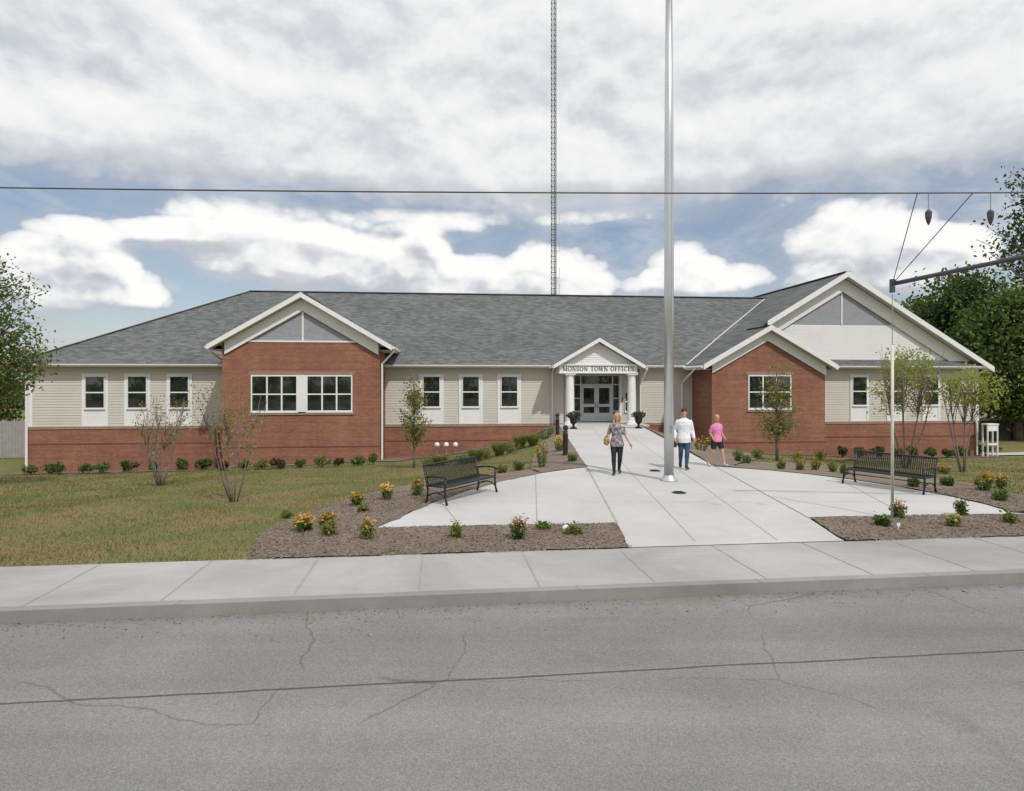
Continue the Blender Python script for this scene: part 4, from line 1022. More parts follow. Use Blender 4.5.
# woods across the street, seen in the window glass
def woods():
    rng = np.random.default_rng(77); C = []; mb = MB()
    for i in range(26):
        x = -75 + i * 6.2 + rng.uniform(-1.5, 1.5); y = -27 + rng.uniform(-6, 3) + x * 0.115; h = rng.uniform(8, 13)
        c = sample_ell([(x, y, h * 0.58, 3.4, 3.0, h * 0.42), (x + 1, y, h * 0.8, 2.2, 2.0, h * 0.2)], 500, rng, 0.4)
        C.append(c + rng.normal(0, 0.3, c.shape)); C.append(sample_ell([(x, y + 2.5, 0.9, 3.2, 1.6, 1.5)], 260, rng, 0.3)); mb.tube([(x, y, -0.2), (x, y, h * 0.5), (x + 0.4, y, h * 0.85)], [0.28, 0.2, 0.05], 6, 1)
    v = leaf_verts(np.concatenate(C), 0.5, rng)
    b0 = len(mb.v); me_v = mb.v + v.tolist(); fs = mb.f + (b0 + np.arange(len(v)).reshape(-1, 4)).tolist()
    me = bpy.data.meshes.new('woods'); me.from_pydata(me_v, [], fs)
    o = link_mesh('woods', me, [M['leaflime'], M['bark']]); me.polygons.foreach_set('material_index', [1] * len(mb.f) + [0] * (len(v) // 4))
    return tag(o, kind='stuff')
woods()

# small plants
def plant(kind, name, label, base, h, w, seed, group=None, cat=None, mat='leafdark', flower=None, nf=24):
    rng = np.random.default_rng(seed); root = empty(name, base, rng.uniform(0, 6.28), label, cat or name.replace('_', ' '), group)
    st = MB(); C = []
    if kind == 'shrub':
        for i in range(9):
            a = rng.uniform(0, 6.28); r = w * 0.38 * rng.uniform(0.3, 1); st.tube([(0, 0, -0.05), (r * 0.4 * math.cos(a), r * 0.4 * math.sin(a), h * 0.4), (r * math.cos(a), r * math.sin(a), h * 0.8)], [0.012, 0.009, 0.004], 4)
        lobes = [(rng.normal(0, w * 0.2), rng.normal(0, w * 0.2), h * rng.uniform(0.35, 0.66), w * rng.uniform(.2, .36), w * rng.uniform(.2, .36), h * rng.uniform(.25, .4)) for _ in range(6)]
        c = sample_ell(lobes, int(300 + 260 * w), rng, 0.25); c[:, 2] = np.maximum(c[:, 2], 0.03); C.append(leaf_verts(c, 0.045 + 0.02 * w, rng)); st.build('stems', M['twig'], root)
        fast_mesh('foliage', np.concatenate(C), 4, M[mat], root)
    elif kind == 'grass':
        n = 420; a = rng.uniform(0, 6.28, n); h *= 0.8; r0 = w * 0.16 * rng.uniform(0, 1, n); r1 = r0 + w * 0.42 * rng.uniform(0.1, 1, n) ** 0.8; hh = h * rng.uniform(0.55, 1.05, n)
        p0 = np.stack([r0 * np.cos(a), r0 * np.sin(a), 0 * a - 0.03], 1); p1 = np.stack([(r0 * .6 + r1 * .4) * np.cos(a), (r0 * .6 + r1 * .4) * np.sin(a), hh * .7], 1); p2 = np.stack([r1 * np.cos(a), r1 * np.sin(a), hh], 1)
        t = np.stack([-np.sin(a), np.cos(a), 0 * a], 1) * 0.012
        v = np.concatenate([np.stack([p0 - t, p0 + t, p1 + t, p1 - t], 1).reshape(-1, 3), np.stack([p1 - t, p1 + t, p2 + t * .3, p2 - t * .3], 1).reshape(-1, 3)])
        fast_mesh('foliage', v, 4, M[mat], root)
    else:      # leafy perennial with stalks
        n = 26
        tops = []
        for i in range(n):
            a = rng.uniform(0, 6.28); r = w * 0.46 * math.sqrt(rng.uniform(0, 1)); hh = h * rng.uniform(0.6, 1.0) * (1.05 - 0.35 * r / (w * 0.5 + 1e-6))
            t = Vector((r * math.cos(a), r * math.sin(a), hh)); st.tube([(t.x * 0.35, t.y * 0.35, -0.03), (t.x * 0.75, t.y * 0.75, hh * 0.5), t], [0.007, 0.005, 0.003], 4); tops.append(t)
            k = 10 if kind == 'flowers' else 15
            f = rng.uniform(0.1, 0.82 if kind == 'flowers' else 1.0, k); c = np.array([[t.x * (0.4 + 0.6 * q), t.y * (0.4 + 0.6 * q), hh * q] for q in f]) + rng.normal(0, 0.035, (k, 3)); c[:, 2] = np.maximum(c[:, 2], 0.02); C.append(c)
        st.build('stems', M['leafmid'], root)
        fast_mesh('foliage', leaf_verts(np.concatenate(C), 0.034, rng, 0.0, 0.5), 4, M[mat], root)
        if flower:
            fl = MB()
            for t in (tops * 7)[:nf * 2]:
                c = t * rng.uniform(0.72, 1.0) + Vector((rng.normal(0, 0.035), rng.normal(0, 0.035), rng.uniform(0.02, 0.06))); tilt = Vector((rng.normal(0, .5), rng.normal(-0.4, .5), 1)).normalized(); x = tilt.orthogonal().normalized(); y = tilt.cross(x); R = 0.027 * rng.uniform(0.8, 1.3)
                for k in range(6):
                    q = 2 * math.pi * k / 6; d = x * math.cos(q) + y * math.sin(q); e = x * math.cos(q + 1.57) + y * math.sin(q + 1.57)
                    fl.add([c, c + d * R * 0.6 + e * R * 0.3 - tilt * 0.004, c + d * R, c + d * R * 0.6 - e * R * 0.3 - tilt * 0.004], [(0, 1, 2, 3)])
            fl.build('flowers', M[flower], root)
    return root

ORD = ['first', 'second', 'third', 'fourth', 'fifth', 'sixth', 'seventh', 'eighth', 'ninth', 'tenth', 'eleventh']
sd = 200
def put(kind, name, label, px, py, hpx, wpx, mat='leafdark', flower=None, group=None, cat=None, nf=24):
    global sd
    sd += 1
    b = G(px, py); s = F / b[1]
    rj = random.Random(sd); k_ = rj.uniform(0.75, 1.15) if group and 'shrub' in group else (0.9 if py > 500 else 1.0); hpx *= k_; wpx *= k_ * (rj.uniform(0.9, 1.25) if group else 1.0)
    b = (b[0], b[1], b[2] + 0.03)
    return plant(kind, name, label, b, hpx / s, wpx / s, sd, group, cat, mat, flower, nf)
for i, (x, y, h, w) in enumerate([(30, 475, 13, 15), (57, 475, 13, 15), (83, 474, 13, 14), (103, 473.5, 12, 16), (131, 472, 13, 14), (154, 472, 16, 14), (182, 470.5, 14, 13), (206, 470, 14, 15)]):
    put('shrub', 'shrub', f'{ORD[i]} round dark shrub from the outer corner along the hip-end wing', x, y, h, w, 'leafdark' if i % 3 == 1 else 'leafmid', group='shrubs along the hip-end wing')
for i, (x, y, h, w) in enumerate([(224, 471, 10, 12), (243, 470, 11, 11), (262, 469.5, 10, 14), (281, 469, 13, 14), (302, 468, 11, 13), (322, 467.5, 13, 15), (338, 466.5, 12, 11), (358, 466, 9, 11), (374, 465, 11, 9)]):
    put('shrub', 'shrub', f'{ORD[i]} low shrub from the thin downspout along the wide brick bay', x, y, h, w, ('leafred', 'leafmid', 'leafolive')[i % 3], group='shrubs along the wide brick bay')
for i, (x, y, h, w) in enumerate([(842, 458, 14, 13), (860, 458, 11, 11), (877, 458, 12, 12), (899, 458, 12, 12), (914, 458, 12, 11), (932, 458, 13, 15), (948, 458, 13, 13), (966, 457, 12, 12), (986, 456, 12, 14)]):
    put('shrub', 'shrub', f'{ORD[i]} round shrub from the gabled brick bay along the far wing base', x, y, h, w, 'leafred' if i == 0 else 'leafmid' if i % 2 else 'leafdark', group='shrubs along the far wing base')
# grasses rising along the middle wing wall
for i, (x, y, h, w, k, m_) in enumerate([(428, 466, 11, 20, 'leafy', 'leafolive'), (440, 466, 13, 22, 'grass', 'blade'), (462, 464, 10, 22, 'leafy', 'leafmid'), (476, 462, 16, 24, 'grass', 'blade'), (487, 459, 14, 22, 'leafy', 'leafolive'), (499, 456, 17, 26, 'grass', 'blade'), (511, 453, 13, 22, 'leafy', 'leafolive'), (520, 449, 17, 24, 'grass', 'blade'), (533, 446, 15, 22, 'grass', 'blade'), (545, 440, 12, 18, 'leafy', 'leafmid'), (551, 435, 10, 12, 'leafy', 'leafolive')]):
    put(k, 'ornamental_grass' if k == 'grass' else 'leafy_plant', f'{ORD[i]} plant up the slope along the middle wing wall, ' + ('a feathery grass clump' if k == 'grass' else 'low and leafy'), x, y, h, w, m_, group='plants along the middle wing', cat='grass clump' if k == 'grass' else 'plant')
# flowering plants by the walk and benches
PL = [
 ('flowers', 'yellow coneflower clump tall beside the nearer bollard light', 542, 468, 30, 17, 'leafolive', 'yellow', 70),
 ('flowers', 'yellow flower clump between the two bollard lights', 559, 452, 20, 14, 'leafolive', 'yellow', 50),
 ('leafy', 'low leafy plant at the walk edge below the nearer bollard', 572, 462, 8, 12, 'leafmid', None, 0),
 ('leafy', 'green leafy plant in mulch beyond the end of the tilted bench', 502, 474, 11, 14, 'leafolive', None, 0),
 ('leafy', 'dark leafy plant in mulch between bench and tall yellow flowers', 519, 471, 12, 13, 'leafmid', None, 0),
 ('flowers', 'yellow orange flower clump just behind the bench backrest corner', 417.5, 497, 20, 15, 'leafolive', 'orange', 34),
 ('flowers', 'yellow flower clump two steps from the bench on the mulch edge', 387, 501, 20, 17, 'leafolive', 'yellow', 34),
 ('flowers', 'yellow flower clump beside a small green sprig on the mulch', 357.5, 507, 16, 17, 'leafmid', 'yellow', 36),
 ('leafy', 'small green sprig on the mulch below a yellow clump', 363, 513, 9, 10, 'leafolive', None, 0),
 ('flowers', 'largest golden flower clump at the tip of the mulch bed', 304, 533, 21, 24, 'leafmid', 'yellow', 60),
 ('flowers', 'golden flower clump leaning over its green neighbour by the lawn', 328, 529, 18, 22, 'leafolive', 'orange', 44),
 ('leafy', 'low green clump on the mulch touching the golden flowers', 329, 537, 13, 20, 'leafolive', None, 0),
 ('flowers', 'sparse orange-topped plant near the pointed tip of the concrete', 367, 541, 25, 16, 'leafolive', 'orange', 14),
 ('flowers', 'pink and cream flowering plant before the straight concrete edge', 517.5, 541, 28, 20, 'leafmid', 'pinkish', 34),
 ('flowers', 'thin stalky plant with faded orange tips on the front mulch', 456, 540, 21, 10, 'leafolive', 'orange', 8),
 ('leafy', 'low dark ground plant on the front mulch beside the pink flowers', 543, 530, 5, 18, 'leafmid', None, 0),
 ('leafy', 'small green plant beside the white stone on the front mulch', 574, 536, 10, 18, 'leafolive', None, 0),
 ('leafy', 'green tuft growing on the lawn near the mulch tip', 287, 518, 5, 9, 'leafolive', None, 0),
 ('flowers', 'dense golden flower mass behind the man in white', 701, 451, 18, 22, 'leafolive', 'yellow', 60),
 ('flowers', 'low golden green planting by the walk beside the far planter', 657, 431, 9, 14, 'leafolive', 'yellow', 24),
 ('leafy', 'green planting in the shade of the gabled brick bay', 676, 437, 8, 12, 'leafmid', None, 0),
 ('leafy', 'green plant behind the girl in pink', 738, 462, 14, 12, 'leafolive', None, 0),
 ('leafy', 'low dark plant by the concrete edge near the girl in pink', 746, 464, 9, 10, 'leafmid', None, 0),
 ('leafy', 'green plant under the window of the gabled brick bay', 757, 459, 12, 13, 'leafolive', None, 0),
 ('flowers', 'yellow tinged plant close to the olive tree trunk', 797, 462, 14, 13, 'leafolive', 'yellow', 12),
 ('flowers', 'yellow flowers on the mulch before the olive tree', 800, 471, 14, 12, 'leafolive', 'yellow', 26),
 ('flowers', 'pale yellow flowers between olive tree and dark bench', 815, 471, 15, 12, 'leafolive', 'yellow', 20),
 ('flowers', 'orange topped plant by the corner of the gabled brick bay', 821, 460, 13, 15, 'leafolive', 'orange', 22),
 ('leafy', 'small plant on the concrete edge under the olive tree', 781, 470, 9, 9, 'leafmid', None, 0),
 ('leafy', 'green plant just short of the dark bench end', 833, 473, 12, 10, 'leafolive', None, 0),
 ('leafy', 'leafy plant touching the bench arm on its olive tree side', 845, 475, 12, 9, 'leafolive', None, 0),
 ('leafy', 'dark plant behind the bench seat near the guy pole', 914, 488, 9, 12, 'leafmid', None, 0),
 ('leafy', 'round green plant just past the far bench end', 947, 487, 11, 14, 'leafmid', None, 0),
 ('flowers', 'orange flowers on the grass past the far bench end', 944, 474, 11, 16, 'leafolive', 'orange', 26),
 ('flowers', 'big golden flower clump by the edge of the concrete tip', 984, 492, 22, 24, 'leafmid', 'yellow', 50),
 ('flowers', 'golden flower plant in the grass beyond the concrete tip', 1001, 489, 17, 14, 'leafolive', 'orange', 28),
 ('leafy', 'dark green mound on mulch at the concrete tip', 1000, 502, 13, 16, 'leafmid', None, 0),
 ('flowers', 'tall leafy plant with pale blooms at the foot of the guy pole', 897.5, 519, 24, 17, 'leafolive', 'pinkish', 10),
 ('leafy', 'low rounded green plant on mulch before the guy pole', 882.5, 528, 13, 19, 'leafmid', None, 0),
 ('flowers', 'tall stalky plant with reddish tips on the street mulch', 961, 517, 24, 14, 'leafmid', 'pinkish', 10),
 ('flowers', 'yellow tinged mound at the foot of the tall stalky plant', 954, 528, 14, 22, 'leafolive', 'yellow', 10),
 ('leafy', 'low plant at the outer end of the street mulch', 1010, 525, 13, 12, 'leafolive', None, 0)]
for k, lab, x, y, h, w, m_, fl, nf in PL:
    put(k, 'flowering_plant' if k == 'flowers' else 'leafy_plant', lab, x, y, h, w, m_, fl, None, 'flowers' if k == 'flowers' else 'plant', nf)

# ------------------------------------------------------------------ benches
def bench():
    LN, D = 1.98, 0.50
    root = empty('park_bench', (0, 0, 0))
    # local: x along, front towards -y; seat 0.42 high
    s = MB()
    for i in range(15):
        y = -0.24 + 0.46 * i / 14; z = 0.385 + 0.018 * math.sin(math.pi * i / 14) * -1 + (0.012 if i == 0 else 0)
        s.box((-LN / 2 + 0.05, y - 0.011, z - 0.006), (LN / 2 - 0.05, y + 0.011, z + 0.006))
    s.tube([(-LN / 2 + 0.03, -0.255, 0.375), (LN / 2 - 0.03, -0.255, 0.375)], 0.024, 8); s.build('seat', M['benchmetal'], root)
    b = MB(); n = 40
    for i in range(n):
        x = -LN / 2 + 0.07 + (LN - 0.14) * i / (n - 1)
        b.bar((x, 0.225, 0.40), (x, 0.325, 0.79), 0.022, 0.007, (0, 1, 0.25))
    b.tube([(-LN / 2 + 0.02, 0.332, 0.80), (LN / 2 - 0.02, 0.332, 0.80)], 0.024, 8); b.tube([(-LN / 2 + 0.03, 0.22, 0.39), (LN / 2 - 0.03, 0.22, 0.39)], 0.018, 8); b.build('backrest', M['benchmetal'], root)
    for sx in (-1, 1):
        x = sx * (LN / 2 - 0.02)
        e = MB()
        e.tube([(x, 0.26, 0.0), (x, 0.225, 0.12), (x, 0.215, 0.30), (x, 0.225, 0.39), (x, 0.335, 0.81)], [0.028, 0.022, 0.022, 0.024, 0.022], 8)
        e.tube([(x, -0.30, 0.0), (x, -0.265, 0.12), (x, -0.245, 0.28), (x, -0.25, 0.38), (x, -0.25, 0.56)], [0.028, 0.022, 0.022, 0.022, 0.02], 8)
        e.tube([(x, -0.262, 0.14), (x, -0.17, 0.215), (x, -0.02, 0.245), (x, 0.13, 0.215), (x, 0.222, 0.14)], 0.016, 6)
        e.tube([(x, -0.25, 0.375), (x, 0.22, 0.375)], 0.02, 6)
        e.build('end_frame', M['benchmetal'], root, True)
        a = MB(); a.tube([(x, 0.262, 0.55), (x, 0.10, 0.585), (x, -0.15, 0.59), (x, -0.265, 0.575), (x, -0.285, 0.54)], [0.018, 0.02, 0.022, 0.022, 0.016], 8); a.build('armrest', M['benchmetal'], root, True)
    t = MB(); t.tube([(-LN / 2 + 0.02, -0.02, 0.235), (LN / 2 - 0.02, -0.02, 0.235)], 0.012, 6); t.build('stretcher', M['benchmetal'], root)
    return root
def bench_at(root, bl, br, lab):
    a, b = Vector(flat(*bl)), Vector(flat(*br)); d = (b - a).normalized(); m = (a + b) / 2
    front = Vector((d.y, -d.x)); c = m + front * 0.24
    root.location = (c.x, c.y, 0.004); root.rotation_euler = (0, 0, math.atan2(d.y, d.x))
    tag(root, lab, 'bench', 'benches facing the flagpole plaza')
b0 = bench(); b1 = copy_tree(b0)
bench_at(b0, (424.6, 503.9), (479.7, 489.8), 'black slatted metal bench on the concrete beside the big lawn')
bench_at(b1, (856, 482), (934, 492.7), 'dark slatted metal bench crossed by the pale guy pole')

# ------------------------------------------------------------------ flagpole, bollards, planters, small things
fx, fy = flat(669, 480.5)
fp = empty('flagpole', (fx, fy, 0), 0, 'tall silver flagpole rising from the middle of the concrete plaza', 'flagpole')
mb = MB(); mb.tube([(0, 0, 0.0), (0, 0, 5), (0, 0, 9), (0, 0, 14.5)], [0.128, 0.125, 0.118, 0.075], 32); mb.build('pole', M['steel'], fp, True)
mb = MB(); mb.lathe((0, 0, 0), [(0.225, 0.004), (0.228, 0.02), (0.205, 0.045), (0.165, 0.075), (0.14, 0.13), (0.131, 0.15)], 32); mb.build('base_collar', M['steel'], fp, True)
mb = MB(); mb.lathe((0, 0, 14.5), [(0.09, 0.0), (0.1, 0.05), (0.05, 0.1), (0.11, 0.2), (0.13, 0.3), (0.08, 0.41)], 16); mb.build('finial', M['steel'], fp, True)
mb = MB(); mb.bar((0.02, -0.135, 1.25), (0.02, -0.135, 1.45), 0.02, 0.05); mb.build('cleat', M['galv'], fp)
mb = MB(); mb.tube([(0.03, -0.15, 1.4), (0.03, -0.13, 14.4)], 0.004, 5); mb.build('halyard', M['galv'], fp)
for (px, py, lab) in ((655, 471, 'small dark flush plate in concrete behind the flagpole base'), (679, 493, 'small dark flush plate in concrete before the flagpole base')):
    x, y = flat(px, py); r = empty('ground_plate', (x, y, 0.0), 0, lab, 'ground plate', 'flush plates by the flagpole')
    mb = MB(); mb.lathe((0, 0, 0), [(0.17, 0.001), (0.17, 0.012), (0.15, 0.018)], 20); mb.build('rim', M['darkgrey'], r)
    mb = MB(); mb.lathe((0, 0, 0), [(0.14, 0.012), (0.14, 0.022), (0.02, 0.024)], 20)
    for k in range(5): mb.box((-0.1, -0.1 + k * 0.05 - 0.008, 0.02), (0.1, -0.1 + k * 0.05 + 0.008, 0.03))
    mb.build('cover', M['black'], r)

def bollard(px, py, lab):
    b = G(px, py); r = empty('bollard_light', (b[0], b[1], b[2] + 0.03), 0, lab, 'bollard light', 'bollard lights along the walk')
    mb = MB(); mb.lathe((0, 0, 0), [(0.13, 0), (0.13, 0.03), (0.095, 0.05), (0.095, 0.78)], 16); mb.build('post', pm_bronze, r)
    mb = MB(); mb.lathe((0, 0, 0), [(0.07, 0.78), (0.07, 0.93)], 16)
    mb.build('lens', M['galv'], r)
    mb = MB()
    for k in range(3): mb.lathe((0, 0, 0), [(0.098, 0.81 + k * 0.045), (0.098, 0.825 + k * 0.045)], 16)
    mb.build('louvre', pm_bronze, r)
    mb = MB(); mb.lathe((0, 0, 0), [(0.1, 0.93), (0.105, 0.98), (0.09, 1.04), (0.03, 1.08)], 16); mb.build('cap', pm_bronze, r)
pm_bronze = pmat('dark_bronze_paint', (0.035, 0.026, 0.022), 0.45, 0.15, 5, metal=0.3)
bollard(565.5, 456, 'dark bronze bollard light lower down the walk beside tall yellow flowers')
bollard(557.5, 436, 'dark bronze bollard light up by the portico column')

def planter(px, py, lab, seed):
    x, y = flat(px, py, wz(33)); z = wz(y)
    r = empty('urn_planter', (x, y, z), 0, lab, 'planter', 'urn planters at the entrance')
    mb = MB(); mb.box((-0.17, -0.17, 0), (0.17, 0.17, 0.07)); mb.lathe((0, 0, 0), [(0.14, 0.07), (0.07, 0.13), (0.055, 0.2), (0.09, 0.25), (0.17, 0.32), (0.2, 0.46), (0.19, 0.5), (0.235, 0.54), (0.235, 0.57), (0.19, 0.56)], 20); mb.build('urn', M['black'], r, False)
    rng = np.random.default_rng(seed); E = [(0, 0, 0.74, 0.32, 0.32, 0.2), (-0.2, 0, 0.72, 0.22, 0.22, 0.14), (0.2, 0.05, 0.74, 0.22, 0.22, 0.15)]
    c = sample_ell(E, 520, rng, 0.25); fast_mesh('foliage', leaf_verts(c, 0.05, rng), 4, M['leafdark'], r)
    mb = MB()
    for k in range(6): a = k * 1.05; mb.tube([(0, 0, 0.5), (0.15 * math.cos(a), 0.15 * math.sin(a), 0.8)], [0.012, 0.006], 5)
    mb.build('stems', M['twig'], r)
planter(573.5, 429, 'black urn planter with green bush beside the bollard-side column', 61)
planter(638.5, 428.5, 'black urn planter with green bush beside the brick-bay-side column', 62)

# white vent pipes at the foundation
for i, (px, nm) in enumerate(((437, 'nearest the wide brick bay'), (446.3, 'in the middle of the trio'), (455.5, 'nearest the grass clumps'))):
    v_ = 0.7; u_ = U(px, v_); x, y, _ = W(u_, v_); z0 = gz(x, y); zt = CAM_H + (HOR - 444.5) * y / F
    r = empty('vent_pipe', (x, y, z0), 0, ('white capped vent pipe at the brick base, ' + nm).replace('nearest', 'next to'), 'vent pipe', 'vent pipes at the brick base')
    mb = MB(); mb.tube([(0, 0, -0.05), (0, 0, zt - z0 - 0.12)], 0.035, 10); mb.build('pipe', M['galv'], r)
    mb = MB(); mb.lathe((0, 0, zt - z0), [(0.06, -0.14), (0.145, -0.11), (0.155, 0.0), (0.12, 0.09), (0.04, 0.13)], 16); mb.build('cap', M['white'], r, True)

# white stone and tag on the mulch
x, y, z = G(566, 532.5)
mb = MB(); mb.ellip((0, 0, 0.05), (0.075, 0.06, 0.06), 10)
o = mb.build('stone', M['white'], None, True); o.location = (x, y, z + 0.02); rr = random.Random(4)
for v_ in o.data.vertices: v_.co *= 1 + rr.uniform(-0.13, 0.13)
tag(o, 'small white stone on the front mulch beside a green plant', 'stone')
x, y, z = G(898.5, 531.5)
r = empty('plant_tag', (x, y, z + 0.02), 0.3, 'tiny white plant tag stuck in the street mulch', 'plant tag')
mb = MB(); mb.box((-0.035, -0.003, 0.07), (0.035, 0.003, 0.13)); mb.build('card', M['white'], r)
mb = MB(); mb.box((-0.006, -0.0025, -0.03), (0.006, 0.0025, 0.07)); mb.build('stake', M['white'], r)

# ------------------------------------------------------------------ guy strut, wires, utility pole
gx, gy, gz_ = 7.28, 12.25, 0.0
gzg = gz(gx, gy)
PX, PY = 16.0, 10.0
e0 = Vector((gx, gy, CAM_H + (HOR - 284) * gy / F)); e1 = Vector((PX, PY, e0.z + 1.75))
up = empty('utility_pole', (PX, PY, gz(PX, PY)), 0, 'wooden utility pole standing on the street mulch past the bench', 'utility pole')
zz = gz(PX, PY)
mb = MB(); mb.tube([(0, 0, -0.3), (0, 0, 10.2)], [0.16, 0.11], 14); mb.build('pole', M['wood'], up)
mb = MB(); mb.bar((0, -1.1, 9.7), (0, 1.1, 9.7), 0.1, 0.12); mb.build('crossarm', M['wood'], up)
st_ = empty('guy_strut', tuple(e0), 0, 'slanting dark grey strut pole with wires above the tree tops', 'strut pole')
mb = MB(); mb.tube([(0, 0, 0), tuple(e1 - e0)], [0.042, 0.045], 12); mb.build('strut', M['darkgrey'], st_, True)
mb = MB(); mb.tube([(0, 0, 0.09), (0, 0, -0.16)], 0.05, 10); mb.build('end_fitting', M['darkgrey'], st_)
gg = empty('guy_guard', (gx, gy, gzg), 0, 'thin pale vertical guy guard rising before the dark bench', 'guy wire')
mb = MB(); zt = CAM_H + (HOR - 345) * gy / F
mb.tube([(0, 0, 0.25), (0, 0, zt - gzg)], 0.027, 10); mb.build('guard', M['guard'], gg, True)
mb = MB(); mb.tube([(0, 0, -0.1), (0, 0, 0.32)], 0.03, 8); mb.build('anchor_rod', M['galv'], gg)
mb = MB(); mb.tube([(0, 0, 0.3), (0, 0, e0.z - gzg - 0.2)], 0.008, 6); mb.build('cable', M['galv'], gg)
# overhead line above the frame, with two hangers and two stay wires
def ray(px, py, Y): return Vector(((px - CX) * Y / F, Y, CAM_H + (HOR - py) * Y / F))
SPZ = 5.55
def span(x): return Vector((x, PY + (x - PX) * -0.0, SPZ + 0.0006 * (x - 4) ** 2))
ow = empty('overhead_line', tuple(span(PX)), 0, 'overhead cable strung from the utility pole above the street front', 'overhead line')
mb = MB(); o_ = span(PX); mb.tube([tuple(span(x) - o_) for x in np.linspace(PX, -30, 24)], 0.012, 6); mb.build('cable', M['darkgrey'], ow)
for (pxa, pya, lab) in ((911, 217, 'steeper blue wire running up from the strut end'), (952, 217, 'slanting blue wire running up from the strut end')):
    # both wires leave the strut end and climb to the overhead cable
    ye = HOR - (SPZ - CAM_H) * F / PY; xe = 893 + (pxa - 893) * (284 - ye) / (284 - pya)
    end = ray(xe, ye, PY); end.z = span(end.x).z
    w_ = empty('stay_wire', tuple(e0), 0, lab, 'stay wire', 'stay wires at the strut end')
    mb = MB(); n_ = 8; mb.tube([tuple((end - e0) * (i / n_)) for i in range(n_ + 1)], 0.008, 6); mb.build('wire', M['wire'], w_)
    mb = MB(); mb.tube([(0, 0, -0.05), tuple((end - e0).normalized() * 0.12)], 0.018, 8); mb.build('clamp', M['darkgrey'], w_)
for (pxa, lab) in ((928.5, 'dark pointed hanger on the overhead line between the wires and the trees'), (990.5, 'dark pointed hanger on the overhead line above the oak branch')):
    tip = ray(pxa, 225, PY); top = span(tip.x)
    r = empty('line_hanger', tuple(tip), 0, lab, 'line hanger', 'hangers on the overhead line')
    mb = MB(); mb.lathe((0, 0, 0), [(0.008, 0.0), (0.03, 0.05), (0.045, 0.12), (0.05, 0.2), (0.02, 0.24)], 10); mb.build('insulator', M['darkgrey'], r)
    mb = MB(); mb.tube([(0, 0, 0.2), (0, 0, top.z - tip.z)], 0.007, 6); mb.build('rod', M['galv'], r)

# lattice mast behind the building
mx = (554 - CX) * 95 / F; mast = empty('radio_mast', (mx, 95, gz(mx, 95)), 0.2, 'slim lattice radio mast rising behind the roof ridge', 'radio mast')
mb = MB(); HM = 64; R_ = 0.42; cs = [(R_ * math.cos(a), R_ * math.sin(a)) for a in (0.5, 2.6, 4.7)]
for c in cs: mb.tube([(*c, 0), (*c, HM)], 0.055, 6)
mb.build('legs', M['darkgrey'], mast)
mb = MB(); z = 0.0
while z < HM - 0.9:
    for i in range(3):
        a, b_ = cs[i], cs[(i + 1) % 3]; mb.tube([(*a, z), (*b_, z + 0.8)], 0.03, 4); mb.tube([(*a, z + 0.8), (*b_, z + 0.8)], 0.03, 4)
    z += 0.8
mb.build('bracing', M['darkgrey'], mast)
mb = MB()
for z in (14, 17.5, 20, 24, 28):
    mb.tube([(cs[0][0], cs[0][1], z), (cs[0][0] + 0.5, cs[0][1], z), (cs[0][0] + 0.5, cs[0][1], z + 1.6)], 0.035, 5)
mb.build('antenna', M['galv'], mast)

# ------------------------------------------------------------------ things beside the building
x, y, z = G(990, 456.5); s = F / y
ws = empty('white_stand', (x, y, z), 0.25, 'white painted wooden stand with panel top by the building corner', 'stand')
w2, hh = 12.5 / s / 2, 32 / s
mb = MB()
for a in (-1, 1):
    for c in (-1, 1): mb.box((a * w2 - 0.035, c * 0.16 - 0.035, -0.05), (a * w2 + 0.035, c * 0.16 + 0.035, hh * 0.98))
mb.build('legs', M['white'], ws)
mb = MB(); mb.box((-w2 - 0.06, -0.22, hh * 0.985), (w2 + 0.06, 0.22, hh * 1.03)); mb.box((-w2 + 0.04, -0.19, hh * 0.80), (w2 - 0.04, -0.15, hh * 0.98)); mb.build('top_panel', M['white'], ws)
mb = MB(); mb.box((-w2 + 0.036, -0.19, hh * 0.36), (w2 - 0.036, -0.14, hh * 0.42)); mb.box((-w2 - 0.025, -0.12, hh * 0.36), (-w2 + 0.025, 0.12, hh * 0.42)); mb.box((w2 - 0.025, -0.12, hh * 0.36), (w2 + 0.025, 0.12, hh * 0.42)); mb.build('rail', M['white'], ws)
# concrete pad by that corner
a = [W(30.6, 0.9)[:2], W(36, 0.9)[:2], W(36, -1.2)[:2], W(30.6, -1.2)[:2]]
drape('path', a, M['concrete'], 0.06, 0.4)
# low dark stone wall with pale coping beyond
sw = empty('stone_wall', (36, 52, gz(36, 52)), 0.05, 'low dark stone wall with pale coping beyond the building corner', 'wall')
mb = MB(); rr = random.Random(9)
for row in range(5):
    xx = -4.0
    while xx < 18:
        w_ = rr.uniform(0.4, 0.9); mb.box((xx + 0.01, rr.uniform(-0.03, 0.03), row * 0.34 - 0.1), (xx + w_ - 0.01, 0.45 + rr.uniform(-0.03, 0.03), row * 0.34 + 0.33 - 0.1)); xx += w_
mb.build('stones', M['stone'], sw)
mb = MB(); mb.box((-4.1, -0.06, 1.61), (18.3, 0.52, 1.78)); mb.build('coping', M['fencegrey'], sw)
